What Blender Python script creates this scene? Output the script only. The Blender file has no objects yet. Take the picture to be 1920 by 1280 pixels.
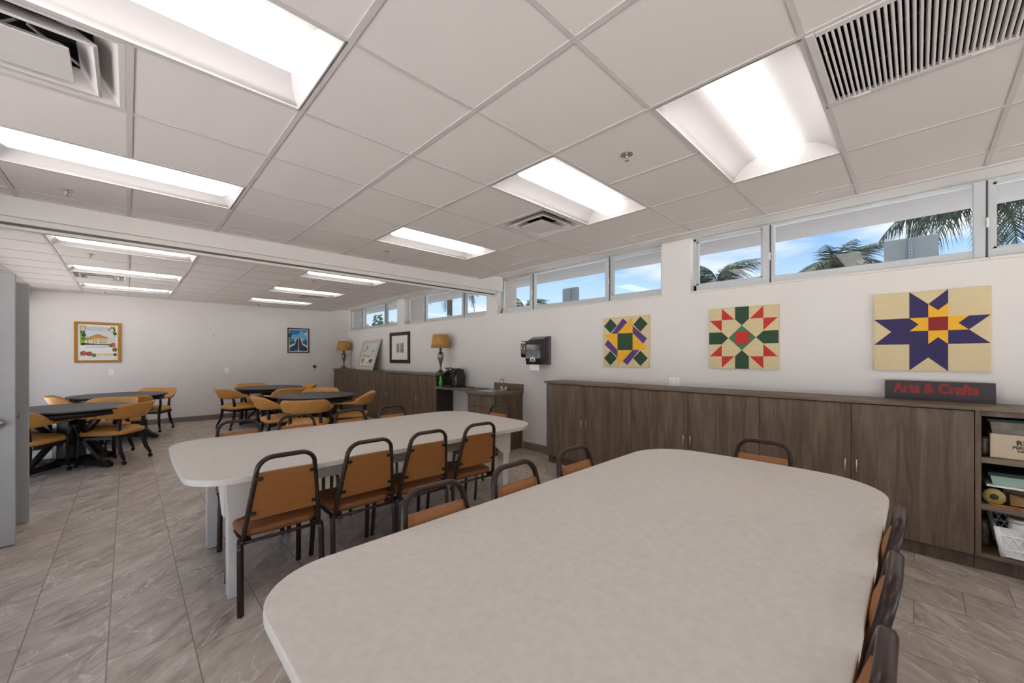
import bpy, bmesh, math, random
from mathutils import Vector, Matrix
random.seed(7)
sc = bpy.context.scene
COL = sc.collection
PI = math.pi

# ------------------------------------------------------------------ camera, world, sun, exposure
cam_d = bpy.data.cameras.new('camera'); cam = bpy.data.objects.new('camera', cam_d); COL.objects.link(cam)
cam_d.sensor_width = 36.0; cam_d.lens = 740.23 / 1920 * 36.0; cam_d.shift_y = 27.63 / 1920
cam_d.clip_start = 0.02; cam_d.clip_end = 400
cam.location = (0, 0, 1.43); cam.rotation_euler = (PI / 2, 0, -0.7719)
sc.camera = cam
sc.view_settings.view_transform = 'Standard'; sc.view_settings.look = 'None'
sc.view_settings.gamma = 1.0; sc.view_settings.use_curve_mapping = False
sc.view_settings.exposure = 1.08
sc.cycles.max_bounces = 10; sc.cycles.diffuse_bounces = 6; sc.cycles.glossy_bounces = 4
sc.cycles.transmission_bounces = 6; sc.cycles.transparent_max_bounces = 12
sc.cycles.sample_clamp_indirect = 10.0
try: sc.cycles.caustics_reflective = False; sc.cycles.caustics_refractive = False
except Exception: pass

def lin(c):
    r = []
    for v in c[:3]:
        v = v / 255.0
        r.append(v / 12.92 if v <= 0.04045 else ((v + 0.055) / 1.055) ** 2.4)
    return (r[0], r[1], r[2], 1.0)

wd = bpy.data.worlds.new('world'); sc.world = wd; wd.use_nodes = True
nt = wd.node_tree; nt.nodes.clear(); N = nt.nodes.new; L = nt.links.new
out = N('ShaderNodeOutputWorld'); bg = N('ShaderNodeBackground'); L(bg.outputs[0], out.inputs[0])
tc = N('ShaderNodeTexCoord'); sep = N('ShaderNodeSeparateXYZ'); L(tc.outputs['Generated'], sep.inputs[0])
rmp = N('ShaderNodeValToRGB'); L(sep.outputs[2], rmp.inputs[0])
e = rmp.color_ramp.elements
e[0].position = 0.0; e[0].color = lin((226, 242, 254)); e[1].position = 0.55; e[1].color = lin((70, 130, 215))
k = e.new(0.16); k.color = lin((184, 218, 252)); k = e.new(0.27); k.color = lin((124, 178, 244))
mp = N('ShaderNodeMapping'); L(tc.outputs['Generated'], mp.inputs[0]); mp.inputs['Scale'].default_value = (1.6, 1.6, 7.0)
ns = N('ShaderNodeTexNoise'); L(mp.outputs[0], ns.inputs[0]); ns.inputs['Scale'].default_value = 1.7; ns.inputs['Detail'].default_value = 7; ns.inputs['Roughness'].default_value = 0.55
cr = N('ShaderNodeValToRGB'); L(ns.outputs[0], cr.inputs[0]); cr.color_ramp.elements[0].position = 0.46; cr.color_ramp.elements[1].position = 0.64
mx = N('ShaderNodeMixRGB'); L(cr.outputs[0], mx.inputs[0]); L(rmp.outputs[0], mx.inputs[1]); mx.inputs[2].default_value = (0.95, 0.97, 1.0, 1)
L(mx.outputs[0], bg.inputs[0]); bg.inputs[1].default_value = 0.56

sd = bpy.data.lights.new('sun', 'SUN'); sd.energy = 15.0; sd.angle = 0.01; sd.color = (1, .985, .97)
so = bpy.data.objects.new('sun', sd); COL.objects.link(so); so.location = (10, 0, 20); so.rotation_euler = (-0.2, math.radians(30), 0)   # high sun on the street side, kept out by the overhang

LAMP = 2.5       # emission of the fluorescent lamp lenses (see troffer)

# ------------------------------------------------------------------ materials
MATS = {}
def principled(name):
    m = bpy.data.materials.new(name); m.use_nodes = True
    nt = m.node_tree; b = nt.nodes['Principled BSDF']
    return m, nt, b
def mat(name, col, rough=0.5, metal=0.0, var=0.06, scale=20.0, bump=0.0, spec=0.5, stretch=(1, 1, 1), emit=0.0, coat=0.0):
    if name in MATS: return MATS[name]
    m, nt, b = principled(name)
    c = lin(col)
    t = nt.nodes.new('ShaderNodeTexCoord'); mpn = nt.nodes.new('ShaderNodeMapping'); n = nt.nodes.new('ShaderNodeTexNoise')
    mpn.inputs['Scale'].default_value = stretch
    nt.links.new(t.outputs['Object'], mpn.inputs[0]); nt.links.new(mpn.outputs[0], n.inputs[0])
    n.inputs['Scale'].default_value = scale; n.inputs['Detail'].default_value = 4
    r = nt.nodes.new('ShaderNodeValToRGB'); nt.links.new(n.outputs[0], r.inputs[0])
    r.color_ramp.elements[0].position = .3; r.color_ramp.elements[1].position = .7
    r.color_ramp.elements[0].color = tuple(max(0, v * (1 - var)) for v in c[:3]) + (1,)
    r.color_ramp.elements[1].color = tuple(min(1, v * (1 + var)) for v in c[:3]) + (1,)
    nt.links.new(r.outputs[0], b.inputs['Base Color'])
    b.inputs['Roughness'].default_value = rough; b.inputs['Metallic'].default_value = metal
    b.inputs['Specular IOR Level'].default_value = spec
    if coat: b.inputs['Coat Weight'].default_value = coat; b.inputs['Coat Roughness'].default_value = .1
    if bump:
        bp = nt.nodes.new('ShaderNodeBump'); bp.inputs['Strength'].default_value = bump; bp.inputs['Distance'].default_value = .002
        nt.links.new(n.outputs[0], bp.inputs['Height']); nt.links.new(bp.outputs[0], b.inputs['Normal'])
    if emit:
        b.inputs['Emission Color'].default_value = c; b.inputs['Emission Strength'].default_value = emit
    MATS[name] = m; return m

def wood(name, c1, c2, c3, axis):
    m, nt, b = principled(name); NN = nt.nodes.new; LL = nt.links.new
    t = NN('ShaderNodeTexCoord'); mpn = NN('ShaderNodeMapping'); LL(t.outputs['Object'], mpn.inputs[0])
    s = [17, 17, 17]; s[axis] = 1.6; mpn.inputs['Scale'].default_value = s
    n = NN('ShaderNodeTexNoise'); LL(mpn.outputs[0], n.inputs[0]); n.inputs['Scale'].default_value = 1.0; n.inputs['Detail'].default_value = 5; n.inputs['Roughness'].default_value = .6; n.inputs['Distortion'].default_value = .6
    mp2 = NN('ShaderNodeMapping'); LL(t.outputs['Object'], mp2.inputs[0]); s2 = [120, 120, 120]; s2[axis] = 3.5; mp2.inputs['Scale'].default_value = s2
    n2 = NN('ShaderNodeTexNoise'); LL(mp2.outputs[0], n2.inputs[0]); n2.inputs['Scale'].default_value = 1.0; n2.inputs['Detail'].default_value = 3
    mxn = NN('ShaderNodeMath'); mxn.operation = 'MULTIPLY_ADD'; LL(n2.outputs[0], mxn.inputs[0]); mxn.inputs[1].default_value = .28
    sc_ = NN('ShaderNodeMath'); sc_.operation = 'MULTIPLY'; LL(n.outputs[0], sc_.inputs[0]); sc_.inputs[1].default_value = .76; LL(sc_.outputs[0], mxn.inputs[2])
    r = NN('ShaderNodeValToRGB'); LL(mxn.outputs[0], r.inputs[0])
    r.color_ramp.elements[0].position = .38; r.color_ramp.elements[0].color = lin(c1)
    r.color_ramp.elements[1].position = .68; r.color_ramp.elements[1].color = lin(c3)
    q = r.color_ramp.elements.new(.52); q.color = lin(c2)
    LL(r.outputs[0], b.inputs['Base Color']); b.inputs['Roughness'].default_value = .5
    bp = NN('ShaderNodeBump'); bp.inputs['Strength'].default_value = .15; bp.inputs['Distance'].default_value = .001
    LL(mxn.outputs[0], bp.inputs['Height']); LL(bp.outputs[0], b.inputs['Normal'])
    MATS[name] = m; return m

def floor_mat():
    m, nt, b = principled('floor_tile'); NN = nt.nodes.new; LL = nt.links.new
    t = NN('ShaderNodeTexCoord'); sp = NN('ShaderNodeSeparateXYZ'); LL(t.outputs['Object'], sp.inputs[0])
    def M(op, a, bb=None, c=None):
        n = NN('ShaderNodeMath'); n.operation = op
        for i, v in enumerate((a, bb, c)):
            if v is None: continue
            if isinstance(v, (int, float)): n.inputs[i].default_value = v
            else: LL(v, n.inputs[i])
        return n.outputs[0]
    x = M('DIVIDE', M('ADD', sp.outputs[0], 0.07 + 0.3075 * 40), 0.3075)
    row = M('FLOOR', x); fx = M('SUBTRACT', x, row)
    y = M('DIVIDE', M('ADD', M('ADD', sp.outputs[1], 20.0 * .61 + .19), M('MULTIPLY', row, 0.2033)), 0.61)
    cell = M('FLOOR', y); fy = M('SUBTRACT', y, cell)
    gx = M('LESS_THAN', M('MINIMUM', fx, M('SUBTRACT', 1.0, fx)), 0.0085)
    gy = M('LESS_THAN', M('MINIMUM', fy, M('SUBTRACT', 1.0, fy)), 0.0036)
    g = M('MAXIMUM', gx, gy)
    cmb = NN('ShaderNodeCombineXYZ'); LL(row, cmb.inputs[0]); LL(cell, cmb.inputs[1])
    wn = NN('ShaderNodeTexWhiteNoise'); wn.noise_dimensions = '3D'; LL(cmb.outputs[0], wn.inputs[0])
    off = NN('ShaderNodeVectorMath'); off.operation = 'MULTIPLY_ADD'; LL(wn.outputs['Color'], off.inputs[0]); off.inputs[1].default_value = (9, 9, 9); LL(t.outputs['Object'], off.inputs[2])
    mp0 = NN('ShaderNodeMapping'); LL(off.outputs[0], mp0.inputs[0]); mp0.inputs['Rotation'].default_value = (0, 0, -.75); mpn = NN('ShaderNodeMapping'); LL(mp0.outputs[0], mpn.inputs[0]); mpn.inputs['Scale'].default_value = (1.1, 2.9, 1)
    n1 = NN('ShaderNodeTexNoise'); LL(mpn.outputs[0], n1.inputs[0]); n1.inputs['Scale'].default_value = 2.4; n1.inputs['Detail'].default_value = 9; n1.inputs['Roughness'].default_value = .68; n1.inputs['Distortion'].default_value = .8
    r1 = NN('ShaderNodeValToRGB'); LL(n1.outputs[0], r1.inputs[0])
    e = r1.color_ramp.elements
    e[0].position = .30; e[0].color = lin((134, 122, 109)); e[1].position = .70; e[1].color = lin((208, 198, 184))
    q = e.new(.5); q.color = lin((183, 171, 157))
    n2 = NN('ShaderNodeTexNoise'); LL(mpn.outputs[0], n2.inputs[0]); n2.inputs['Scale'].default_value = 1.5; n2.inputs['Detail'].default_value = 4; n2.inputs['Distortion'].default_value = 1.6
    v = M('SUBTRACT', 1.0, M('MULTIPLY', M('ABSOLUTE', M('SUBTRACT', n2.outputs[0], .5)), 55.0))
    v = M('MULTIPLY', M('MAXIMUM', v, 0.0), .6)
    mx1 = NN('ShaderNodeMixRGB'); LL(v, mx1.inputs[0]); LL(r1.outputs[0], mx1.inputs[1]); mx1.inputs[2].default_value = lin((226, 218, 208))
    hv = NN('ShaderNodeHueSaturation'); LL(mx1.outputs[0], hv.inputs['Color']); LL(M('MULTIPLY_ADD', wn.outputs[0], .14, .93), hv.inputs['Value'])
    mx2 = NN('ShaderNodeMixRGB'); LL(M('MULTIPLY', g, .75), mx2.inputs[0]); LL(hv.outputs[0], mx2.inputs[1]); mx2.inputs[2].default_value = lin((108, 97, 84))
    LL(mx2.outputs[0], b.inputs['Base Color'])
    LL(M('MULTIPLY_ADD', n1.outputs[0], .25, .26), b.inputs['Roughness'])
    bp = NN('ShaderNodeBump'); bp.inputs['Strength'].default_value = .25; bp.inputs['Distance'].default_value = .002
    LL(M('SUBTRACT', M('MULTIPLY', n1.outputs[0], .5), g), bp.inputs['Height']); LL(bp.outputs[0], b.inputs['Normal'])
    MATS['floor'] = m; return m

def glass_mat(name, tint=(1, 1, 1), fac=0.06):
    m = bpy.data.materials.new(name); m.use_nodes = True; nt = m.node_tree; nt.nodes.clear(); NN = nt.nodes.new
    o = NN('ShaderNodeOutputMaterial'); mxs = NN('ShaderNodeMixShader'); tr = NN('ShaderNodeBsdfTransparent'); gl = NN('ShaderNodeBsdfGlossy')
    tr.inputs[0].default_value = tuple(tint) + (1,); gl.inputs['Roughness'].default_value = .02
    fr = NN('ShaderNodeLayerWeight'); fr.inputs[0].default_value = .5; pw = NN('ShaderNodeMath'); pw.operation = 'POWER'; pw.inputs[1].default_value = 5
    ml = NN('ShaderNodeMath'); ml.operation = 'MULTIPLY_ADD'; ml.inputs[1].default_value = .7; ml.inputs[2].default_value = .03
    nt.links.new(fr.outputs['Facing'], pw.inputs[0]); nt.links.new(pw.outputs[0], ml.inputs[0])
    nt.links.new(ml.outputs[0], mxs.inputs[0]); nt.links.new(tr.outputs[0], mxs.inputs[1]); nt.links.new(gl.outputs[0], mxs.inputs[2]); nt.links.new(mxs.outputs[0], o.inputs[0])
    MATS[name] = m; return m

def emis(name, col, s):
    m = bpy.data.materials.new(name); m.use_nodes = True; nt = m.node_tree; nt.nodes.clear()
    o = nt.nodes.new('ShaderNodeOutputMaterial'); em = nt.nodes.new('ShaderNodeEmission')
    em.inputs[0].default_value = lin(col); em.inputs[1].default_value = s; nt.links.new(em.outputs[0], o.inputs[0]); MATS[name] = m; return m

WALL = mat('wall_paint', (226, 222, 218), .75, var=.012, scale=3)
TILE = mat('ceiling_tile', (217, 210, 206), .9, var=.02, scale=160, bump=.12)
GRID = mat('ceiling_bar', (196, 192, 188), .5, var=.01)
BEAM = mat('beam_paint', (218, 214, 210), .6, var=.012, scale=3)
TRACK = mat('track_white', (214, 209, 203), .4, var=.01)
FLOOR = floor_mat()
BASE = mat('rubber_base', (128, 117, 107), .6, var=.03)
WOODV = wood('laminate_upright', (82, 65, 49), (104, 85, 66), (120, 101, 81), 2)
WOODH = wood('laminate_lengthwise', (92, 76, 60), (114, 97, 79), (130, 113, 95), 1)
DARKIN = mat('laminate_inside', (60, 50, 41), .6, var=.1, stretch=(20, 20, 2))
KICK = wood('laminate_kick', (74, 60, 47), (96, 79, 63), (110, 93, 76), 2)
CHROME = mat('brushed_metal', (200, 196, 190), .25, 1.0, var=.03)
NICKEL = mat('satin_nickel', (132, 122, 108), .3, 1.0, var=.12, scale=30)
ALU = mat('aluminium_frame', (200, 204, 204), .4, .25, var=.02)
ALUD = mat('dark_gap', (70, 76, 80), .5, var=.02)  # dark strip filling the gap beside each mullion
WHT = mat('white_laminate', (236, 233, 230), .36, var=.006, scale=260)
WHTEDGE = mat('white_painted_wood', (222, 217, 209), .55, var=.03, scale=8)
EDGE = mat('table_edge', (205, 199, 190), .5, var=.05, scale=40)
BROWNM = mat('brown_metal', (44, 27, 20), .30, 0, var=.05, spec=.4)
VINYL = mat('tan_vinyl', (150, 95, 46), .5, var=.10, scale=120, bump=.3)
VINYL2 = mat('tan_vinyl_seat', (132, 80, 40), .42, var=.10, scale=40, bump=.15)
CLIP = mat('black_plastic', (22, 18, 16), .45, var=.05)
LEATHER = mat('caramel_leather', (204, 148, 78), .45, var=.10, scale=9, bump=.15)
BLACKW = mat('black_wood', (16, 13, 12), .38, var=.15, scale=30)
TOPDARK = mat('dark_table_top', (66, 62, 60), .5, var=.12, scale=14)
CASTER = mat('caster_black', (14, 13, 13), .3, var=.05)
BLK = mat('gloss_black', (14, 13, 13), .16, var=.05, coat=.5)
GREYP = mat('grey_plastic', (92, 88, 86), .4, var=.03)
WPL = mat('white_plastic', (248, 246, 243), .4, var=.01)
DOORP = mat('door_paint', (176, 177, 178), .55, var=.015, scale=4)
GLASS = glass_mat('window_glass')
REFL = mat('reflector_white', (206, 202, 201), .55, var=.005)
LENS = emis('lamp_lens', (255, 250, 247), LAMP)
CREAM = mat('quilt_cream', (214, 196, 152), .6, var=.03)
SHADE = mat('lamp_shade_linen', (186, 142, 74), .8, var=.08, scale=120, bump=.2)
EXTW = mat('exterior_stucco', (176, 168, 160), .8, var=.03, scale=40)
EXTS = mat('exterior_soffit', (156, 155, 155), .8, var=.02, scale=20)
def flat(name, c, rough=.6): return mat(name, c, rough, var=.03, scale=25)

# ------------------------------------------------------------------ mesh helpers
def new(): return bmesh.new()
def box(bm, x0, x1, y0, y1, z0, z1, mi=0, bev=0.0):
    g = bmesh.new()
    vs = [g.verts.new((x, y, z)) for x in (x0, x1) for y in (y0, y1) for z in (z0, z1)]
    for f in ((0, 1, 3, 2), (4, 6, 7, 5), (0, 4, 5, 1), (2, 3, 7, 6), (0, 2, 6, 4), (1, 5, 7, 3)): g.faces.new([vs[i] for i in f])
    if bev: bmesh.ops.bevel(g, geom=list(g.edges), offset=bev, segments=2, affect='EDGES', profile=.5)
    bmesh.ops.recalc_face_normals(g, faces=list(g.faces))
    merge(bm, g, mi)
def merge(bm, g, mi=None, M=None):
    mp_ = {}
    for v in g.verts: mp_[v] = bm.verts.new(M @ v.co if M is not None else v.co)
    for f in g.faces:
        try: nf = bm.faces.new([mp_[v] for v in f.verts])
        except ValueError: continue
        nf.material_index = f.material_index if mi is None else mi; nf.smooth = f.smooth
    g.free()
def prism(bm, pts, axis, a, b, mi=0, bev=0.0, smooth=False):
    # pts: 2-D outline in the two other axes, extruded along axis from a to b
    def P(p, t):
        if axis == 0: return (t, p[0], p[1])
        if axis == 1: return (p[0], t, p[1])
        return (p[0], p[1], t)
    g = bmesh.new()
    A = [g.verts.new(P(p, a)) for p in pts]; B = [g.verts.new(P(p, b)) for p in pts]; n = len(pts)
    g.faces.new(A[::-1]); g.faces.new(B)
    for i in range(n):
        f = g.faces.new((A[i], A[(i + 1) % n], B[(i + 1) % n], B[i])); f.smooth = smooth
    bmesh.ops.recalc_face_normals(g, faces=list(g.faces))
    if bev:
        ed = [e for e in g.edges if len(e.link_faces) == 2 and any(len(f.verts) > 4 or f in g.faces[:2] for f in e.link_faces)]
        bmesh.ops.bevel(g, geom=ed, offset=bev, segments=2, affect='EDGES', profile=.5)
    merge(bm, g, mi)
def tube(bm, path, r, seg=8, mi=0, closed=False, up=None, ry=None, caps=True):
    path = [Vector(p) for p in path]; n = len(path); rings = []
    rr = r if isinstance(r, (list, tuple)) else [r] * n
    prev = None
    for i, p in enumerate(path):
        a = path[(i - 1) % n] if (closed or i > 0) else p
        b = path[(i + 1) % n] if (closed or i < n - 1) else p
        t = (b - a).normalized()
        if up is not None:
            u = Vector(up); s = t.cross(u).normalized(); w = s.cross(t).normalized()
        else:
            if prev is None:
                ref = Vector((0, 0, 1)) if abs(t.z) < .9 else Vector((0, 1, 0))
                s = t.cross(ref).normalized()
            else:
                s = (prev - t * prev.dot(t)).normalized()
            prev = s; w = s.cross(t).normalized()
        q = rr[i] if ry is None else ry
        rings.append([bm.verts.new(p + s * math.cos(2 * PI * j / seg) * rr[i] + w * math.sin(2 * PI * j / seg) * q) for j in range(seg)])
    for i in range(n if closed else n - 1):
        A = rings[i]; B = rings[(i + 1) % n]
        for j in range(seg):
            f = bm.faces.new((A[j], A[(j + 1) % seg], B[(j + 1) % seg], B[j])); f.smooth = seg > 5; f.material_index = mi
    if caps and not closed:
        f = bm.faces.new(rings[0][::-1]); f.material_index = mi
        f = bm.faces.new(rings[-1]); f.material_index = mi
def lathe(bm, prof, seg=24, c=(0, 0, 0), mi=0, ax=2, smooth=True, sx=1, sy=1):
    rings = []
    for r, z in prof:
        ring = []
        for j in range(seg):
            a = 2 * PI * j / seg; x = r * math.cos(a) * sx; y = r * math.sin(a) * sy
            if ax == 2: v = (c[0] + x, c[1] + y, c[2] + z)
            elif ax == 0: v = (c[0] + z, c[1] + x, c[2] + y)
            else: v = (c[0] + x, c[1] + z, c[2] + y)
            ring.append(bm.verts.new(v))
        rings.append(ring)
    for A, B in zip(rings, rings[1:]):
        for j in range(seg):
            f = bm.faces.new((A[j], A[(j + 1) % seg], B[(j + 1) % seg], B[j])); f.smooth = smooth; f.material_index = mi
    if prof[0][0] > 1e-5: bm.faces.new(rings[0][::-1]).material_index = mi
    if prof[-1][0] > 1e-5: bm.faces.new(rings[-1]).material_index = mi
def poly(bm, pts, mi=0):
    f = bm.faces.new([bm.verts.new(p) for p in pts]); f.material_index = mi; return f
def cushion(bm, w, d, z0, z1, r=.06, y0=0, bulge=.02, mi=0, taper=0.0):
    # soft rounded pad
    out = []
    n = 6
    for cx, cy, a0 in ((1, 1, 0), (-1, 1, 90), (-1, -1, 180), (1, -1, 270)):
        for i in range(n + 1):
            a = math.radians(a0 + 90 * i / n)
            out.append((cx * (w / 2 - r) + r * math.cos(a), cy * (d / 2 - r) + r * math.sin(a)))
    lv = [(0.90, z0), (.985, z0 + (z1 - z0) * .18), (1.0, z0 + (z1 - z0) * .5), (.985, z0 + (z1 - z0) * .8), (.92, z1), (.72, z1 + bulge * .6), (.4, z1 + bulge), (0.02, z1 + bulge * 1.1)]
    rings = []
    for s, z in lv:
        rings.append([bm.verts.new((x * s * (1 + taper * (y / d)), y0 + y * s, z)) for x, y in out])
    m = len(out)
    for A, B in zip(rings, rings[1:]):
        for j in range(m):
            f = bm.faces.new((A[j], A[(j + 1) % m], B[(j + 1) % m], B[j])); f.smooth = True; f.material_index = mi
    bm.faces.new(rings[0][::-1]).material_index = mi; bm.faces.new(rings[-1]).material_index = mi
def obj(name, bm, mats, parent=None, smooth=None):
    me = bpy.data.meshes.new(name)
    bmesh.ops.recalc_face_normals(bm, faces=list(bm.faces))
    bm.to_mesh(me); bm.free()
    for m in (mats if isinstance(mats, (list, tuple)) else [mats]): me.materials.append(m)
    o = bpy.data.objects.new(name, me); COL.objects.link(o)
    if parent is not None: o.parent = parent
    return o
def tag(o, label, cat, group=None, kind=None):
    o['label'] = label; o['category'] = cat
    if group: o['group'] = group
    if kind: o['kind'] = kind
    return o
def thing(name, label, cat, loc=(0, 0, 0), rz=0, group=None):
    o = bpy.data.objects.new(name, None); COL.objects.link(o); o.location = loc; o.rotation_euler = (0, 0, rz)
    o.empty_display_size = .1
    return tag(o, label, cat, group)
def struct(name, bm, m, parent=None):
    o = obj(name, bm, m, parent)
    if parent is None: o['kind'] = 'structure'
    return o
def sempty(name, loc=(0, 0, 0)):
    o = bpy.data.objects.new(name, None); COL.objects.link(o); o.location = loc; o['kind'] = 'structure'; return o
KIDS = {}
def copy_tree(o, parent=None):
    c = o.copy(); COL.objects.link(c); c.parent = parent
    for ch in list(o.children): copy_tree(ch, c)
    return c
def dup(o, loc, rz, label, group=None):
    c = copy_tree(o); c.location = loc; c.rotation_euler = (0, 0, rz); c['label'] = label
    if group: c['group'] = group
    return c
def text(name, body, size, mats, M, parent=None, ext=.0008, off=0.0, align='CENTER', xs=1.0):
    cu = bpy.data.curves.new(name, 'FONT'); cu.body = body; cu.size = size; cu.extrude = ext; cu.offset = off
    cu.align_x = align; cu.align_y = 'CENTER'; cu.resolution_u = 4
    to = bpy.data.objects.new(name + '_tmp', cu); COL.objects.link(to)
    dg = bpy.context.evaluated_depsgraph_get(); me = bpy.data.meshes.new_from_object(to.evaluated_get(dg))
    bpy.data.objects.remove(to); bpy.data.curves.remove(cu)
    me.transform(M @ Matrix.Diagonal((xs, 1, 1, 1))); me.name = name
    me.materials.clear(); me.materials.append(mats)
    o = bpy.data.objects.new(name, me); COL.objects.link(o)
    if parent is not None: o.parent = parent
    return o

# ------------------------------------------------------------------ room numbers (metres)
XL, XW, YF, YB = -1.55, 4.43, 11.18, -3.6      # left wall, window wall, far wall, wall behind the camera
CZ, SZ, ROOF = 2.643, 2.728, 2.98
XE = 3.94                                       # ceiling grid stops here, plaster soffit beyond
BY0, BY1, BZ = 4.77, 5.10, 2.49                 # beam
WT = 0.15

# floor
bm = new(); box(bm, XL - .15, XW + WT, YB - .15, YF + .15, -.1, 0); struct('floor', bm, FLOOR)
# walls
WINS = [(-1.12, 1.74), (2.07, 4.90), (5.18, 8.01), (8.33, 11.14)]
bm = new()
box(bm, XW, XW + WT, YB - .15, YF + .15, 0, 2.12)
edges = [YB - .15] + [v for w in WINS for v in w] + [YF + .15]
for i in range(0, len(edges), 2): box(bm, XW, XW + WT, edges[i], edges[i + 1], 2.12, SZ)
box(bm, XW, XW + WT, YB - .15, YF + .15, SZ, ROOF)
struct('wall_right', bm, WALL)
bm = new(); box(bm, XL - .15, XW, YF, YF + .15, 0, ROOF); struct('wall_far', bm, WALL)
FILL_GL = [(-3.0, 3.9), (5.75, 10.9)]      # unseen glazed openings added on the left to brighten the ceiling
bm = new(); box(bm, XL - .15, XL, YB - .15, YF, 2.35, ROOF); ee = [YB - .15] + [v for g_ in FILL_GL for v in g_] + [YF]
for i in range(0, len(ee), 2): box(bm, XL - .15, XL, ee[i], ee[i + 1], 0, 2.35)
struct('wall_left', bm, WALL)
bm = new(); box(bm, XL - 14, XL - .151, -14, 22, -.12, -.02); tag(obj('bounce_terrace', bm, mat('pale_paving', (230, 226, 222), .8, var=.03)), 'unseen pale paving added outside the left wall to bounce sunlight indoors', 'bounce_terrace', kind='structure')  # added sunlit ground, out of view, bounces light up to the ceiling
bm = new(); box(bm, XL, XW, YB - .15, YB, 2.35, ROOF); box(bm, XL, -1.1, YB - .15, YB, 0, 2.35); box(bm, 3.6, XW, YB - .15, YB, 0, 2.35); struct('wall_back', bm, WALL)  # opening left for the added rear glazing
bm = new(); box(bm, XL - .15, 18, -17, YB - .15, -.12, -.02); tag(obj('bounce_terrace', bm, mat('pale_paving', (230, 226, 222), .8, var=.03)), 'unseen pale paving added behind the camera wall to bounce sunlight indoors', 'bounce_terrace', kind='structure')  # second added bounce ground, out of view
# skirting
bm = new(); box(bm, XL, 4.05, YF - .012, YF, 0, .105, bev=.003); struct('baseboard_far', bm, BASE)
bm = new(); box(bm, XW - .012, XW, 3.50, 4.29, 0, .105, bev=.003); box(bm, XW - .012, XW, 5.0, 6.14, 0, .105, bev=.003); struct('baseboard_right', bm, BASE)
bm = new(); box(bm, XL, XL + .012, 3.95, 5.7, 0, .105, bev=.003); struct('baseboard_left', bm, BASE)
# unseen roof slab added to block light from above, and the overhang
bm = new(); box(bm, XL - .15, XW + WT, YB - .15, YF + .15, ROOF, ROOF + .2); struct('trim_1', bm, EXTS)
bm = new(); box(bm, XW + WT, 5.56, YB - 3, YF + 3, 2.79, ROOF + .2)
for y in (5.04, 8.17, 11.28, 1.92): box(bm, XW + WT, 5.02, y, y + .12, -.1, 2.79, mi=1)
struct('trim_2', bm, [EXTS, EXTW])
# plaster soffit strip between ceiling grid and windows
bm = new()
box(bm, XE + .002, XW - .001, YB, YF, SZ, SZ + .04); box(bm, XE - .03, XE + .002, YB, YF, CZ + .02, SZ + .04)
struct('trim_3', bm, BEAM)
# beam and the folding-partition track under it
bm = new(); box(bm, XL, XW, BY0, BY1, BZ, ROOF); struct('trim_4', bm, BEAM)
bm = new()
box(bm, XL, 4.30, BY0 + .03, BY0 + .095, 2.445, BZ, bev=.004)
box(bm, XL, 4.28, BY0 + .045, BY0 + .08, 2.425, 2.445, mi=1); box(bm, XL, 4.32, BY0 + .035, BY0 + .09, 2.400, 2.425, bev=.004)
struct('trim_5', bm, [TRACK, GREYP])

# ceiling: tiles with openings for fixtures, grid bars
U = .6096
gx = [XL, -1.214, -.604, .006, .615, 1.225, 1.834, 2.444, 3.053, 3.663, XE]
fy = sorted([4.77, 4.571] + [2.133 + U * j for j in range(3, -10, -1)] + [YB]); fy = [y for y in fy if y >= YB]
by = [BY1] + [5.33 + U * 1.005 * j for j in range(0, 10)] + [YF]
LIGHTS = []    # (x0, x1, y0, y1)
FRONT_L = [(1.834, 3.053, .304, .914), (1.834, 3.053, 1.523, 2.133), (1.834, 3.053, 3.352, 3.962), (-.604, .615, 1.523, 2.133), (-.604, .615, 3.352, 3.962), (-.604, .615, -.915, -.305), (1.834, 3.053, -2.134, -1.525)]
by_r = lambda k: 5.33 + U * 1.005 * k
BACK_L = [(x, x + 1.219, by_r(k), by_r(k + 1)) for k in (1, 4, 7) for x in (-.604, 1.834)]
DIFF = [(2.444, 3.053, 2.133, 2.743), (-.604, .006, 2.133, 2.743), (-.604, .006, by_r(5), by_r(6)), (2.444, 3.053, by_r(5), by_r(6))]
RET = (1.834, 2.444, -.305, .304)
HOLES = FRONT_L + BACK_L + DIFF + [RET]
def inhole(x, y): return any(a + .01 < x < b - .01 and c + .01 < y < d - .01 for a, b, c, d in HOLES)
bm = new()
for ys in (fy, by):
    for x0, x1 in zip(gx, gx[1:]):
        for y0, y1 in zip(ys, ys[1:]):
            if inhole((x0 + x1) / 2, (y0 + y1) / 2): continue
            box(bm, x0, x1, y0, y1, CZ, CZ + .015)
ceil = struct('ceiling', bm, TILE)
bm = new(); w = .0125
def bar(x0, x1, y0, y1, dz=0): box(bm, x0, x1, y0, y1, CZ - .004 + dz, CZ + .004 + dz)
for ys in (fy, by):
    for x in gx[1:-1]:
        for y0, y1 in zip(ys, ys[1:]):
            if inhole(x, (y0 + y1) / 2): continue
            bar(x - w, x + w, y0, y1)
    for y in ys[1:-1]:
        for x0, x1 in zip(gx, gx[1:]):
            if inhole((x0 + x1) / 2, y): continue
            bar(x0 + w, x1 - w, y - .0105, y + .0105, .0006)
    bar(XL, XE, ys[0], ys[0] + .02); bar(XL, XE, ys[-1] - .02, ys[-1]); bar(XL, XL + .02, ys[0], ys[-1])
    box(bm, XE - .025, XE + .004, ys[0], ys[-1], CZ - .012, CZ + .006)
o = obj('grid_bar', bm, GRID, ceil)

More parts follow.
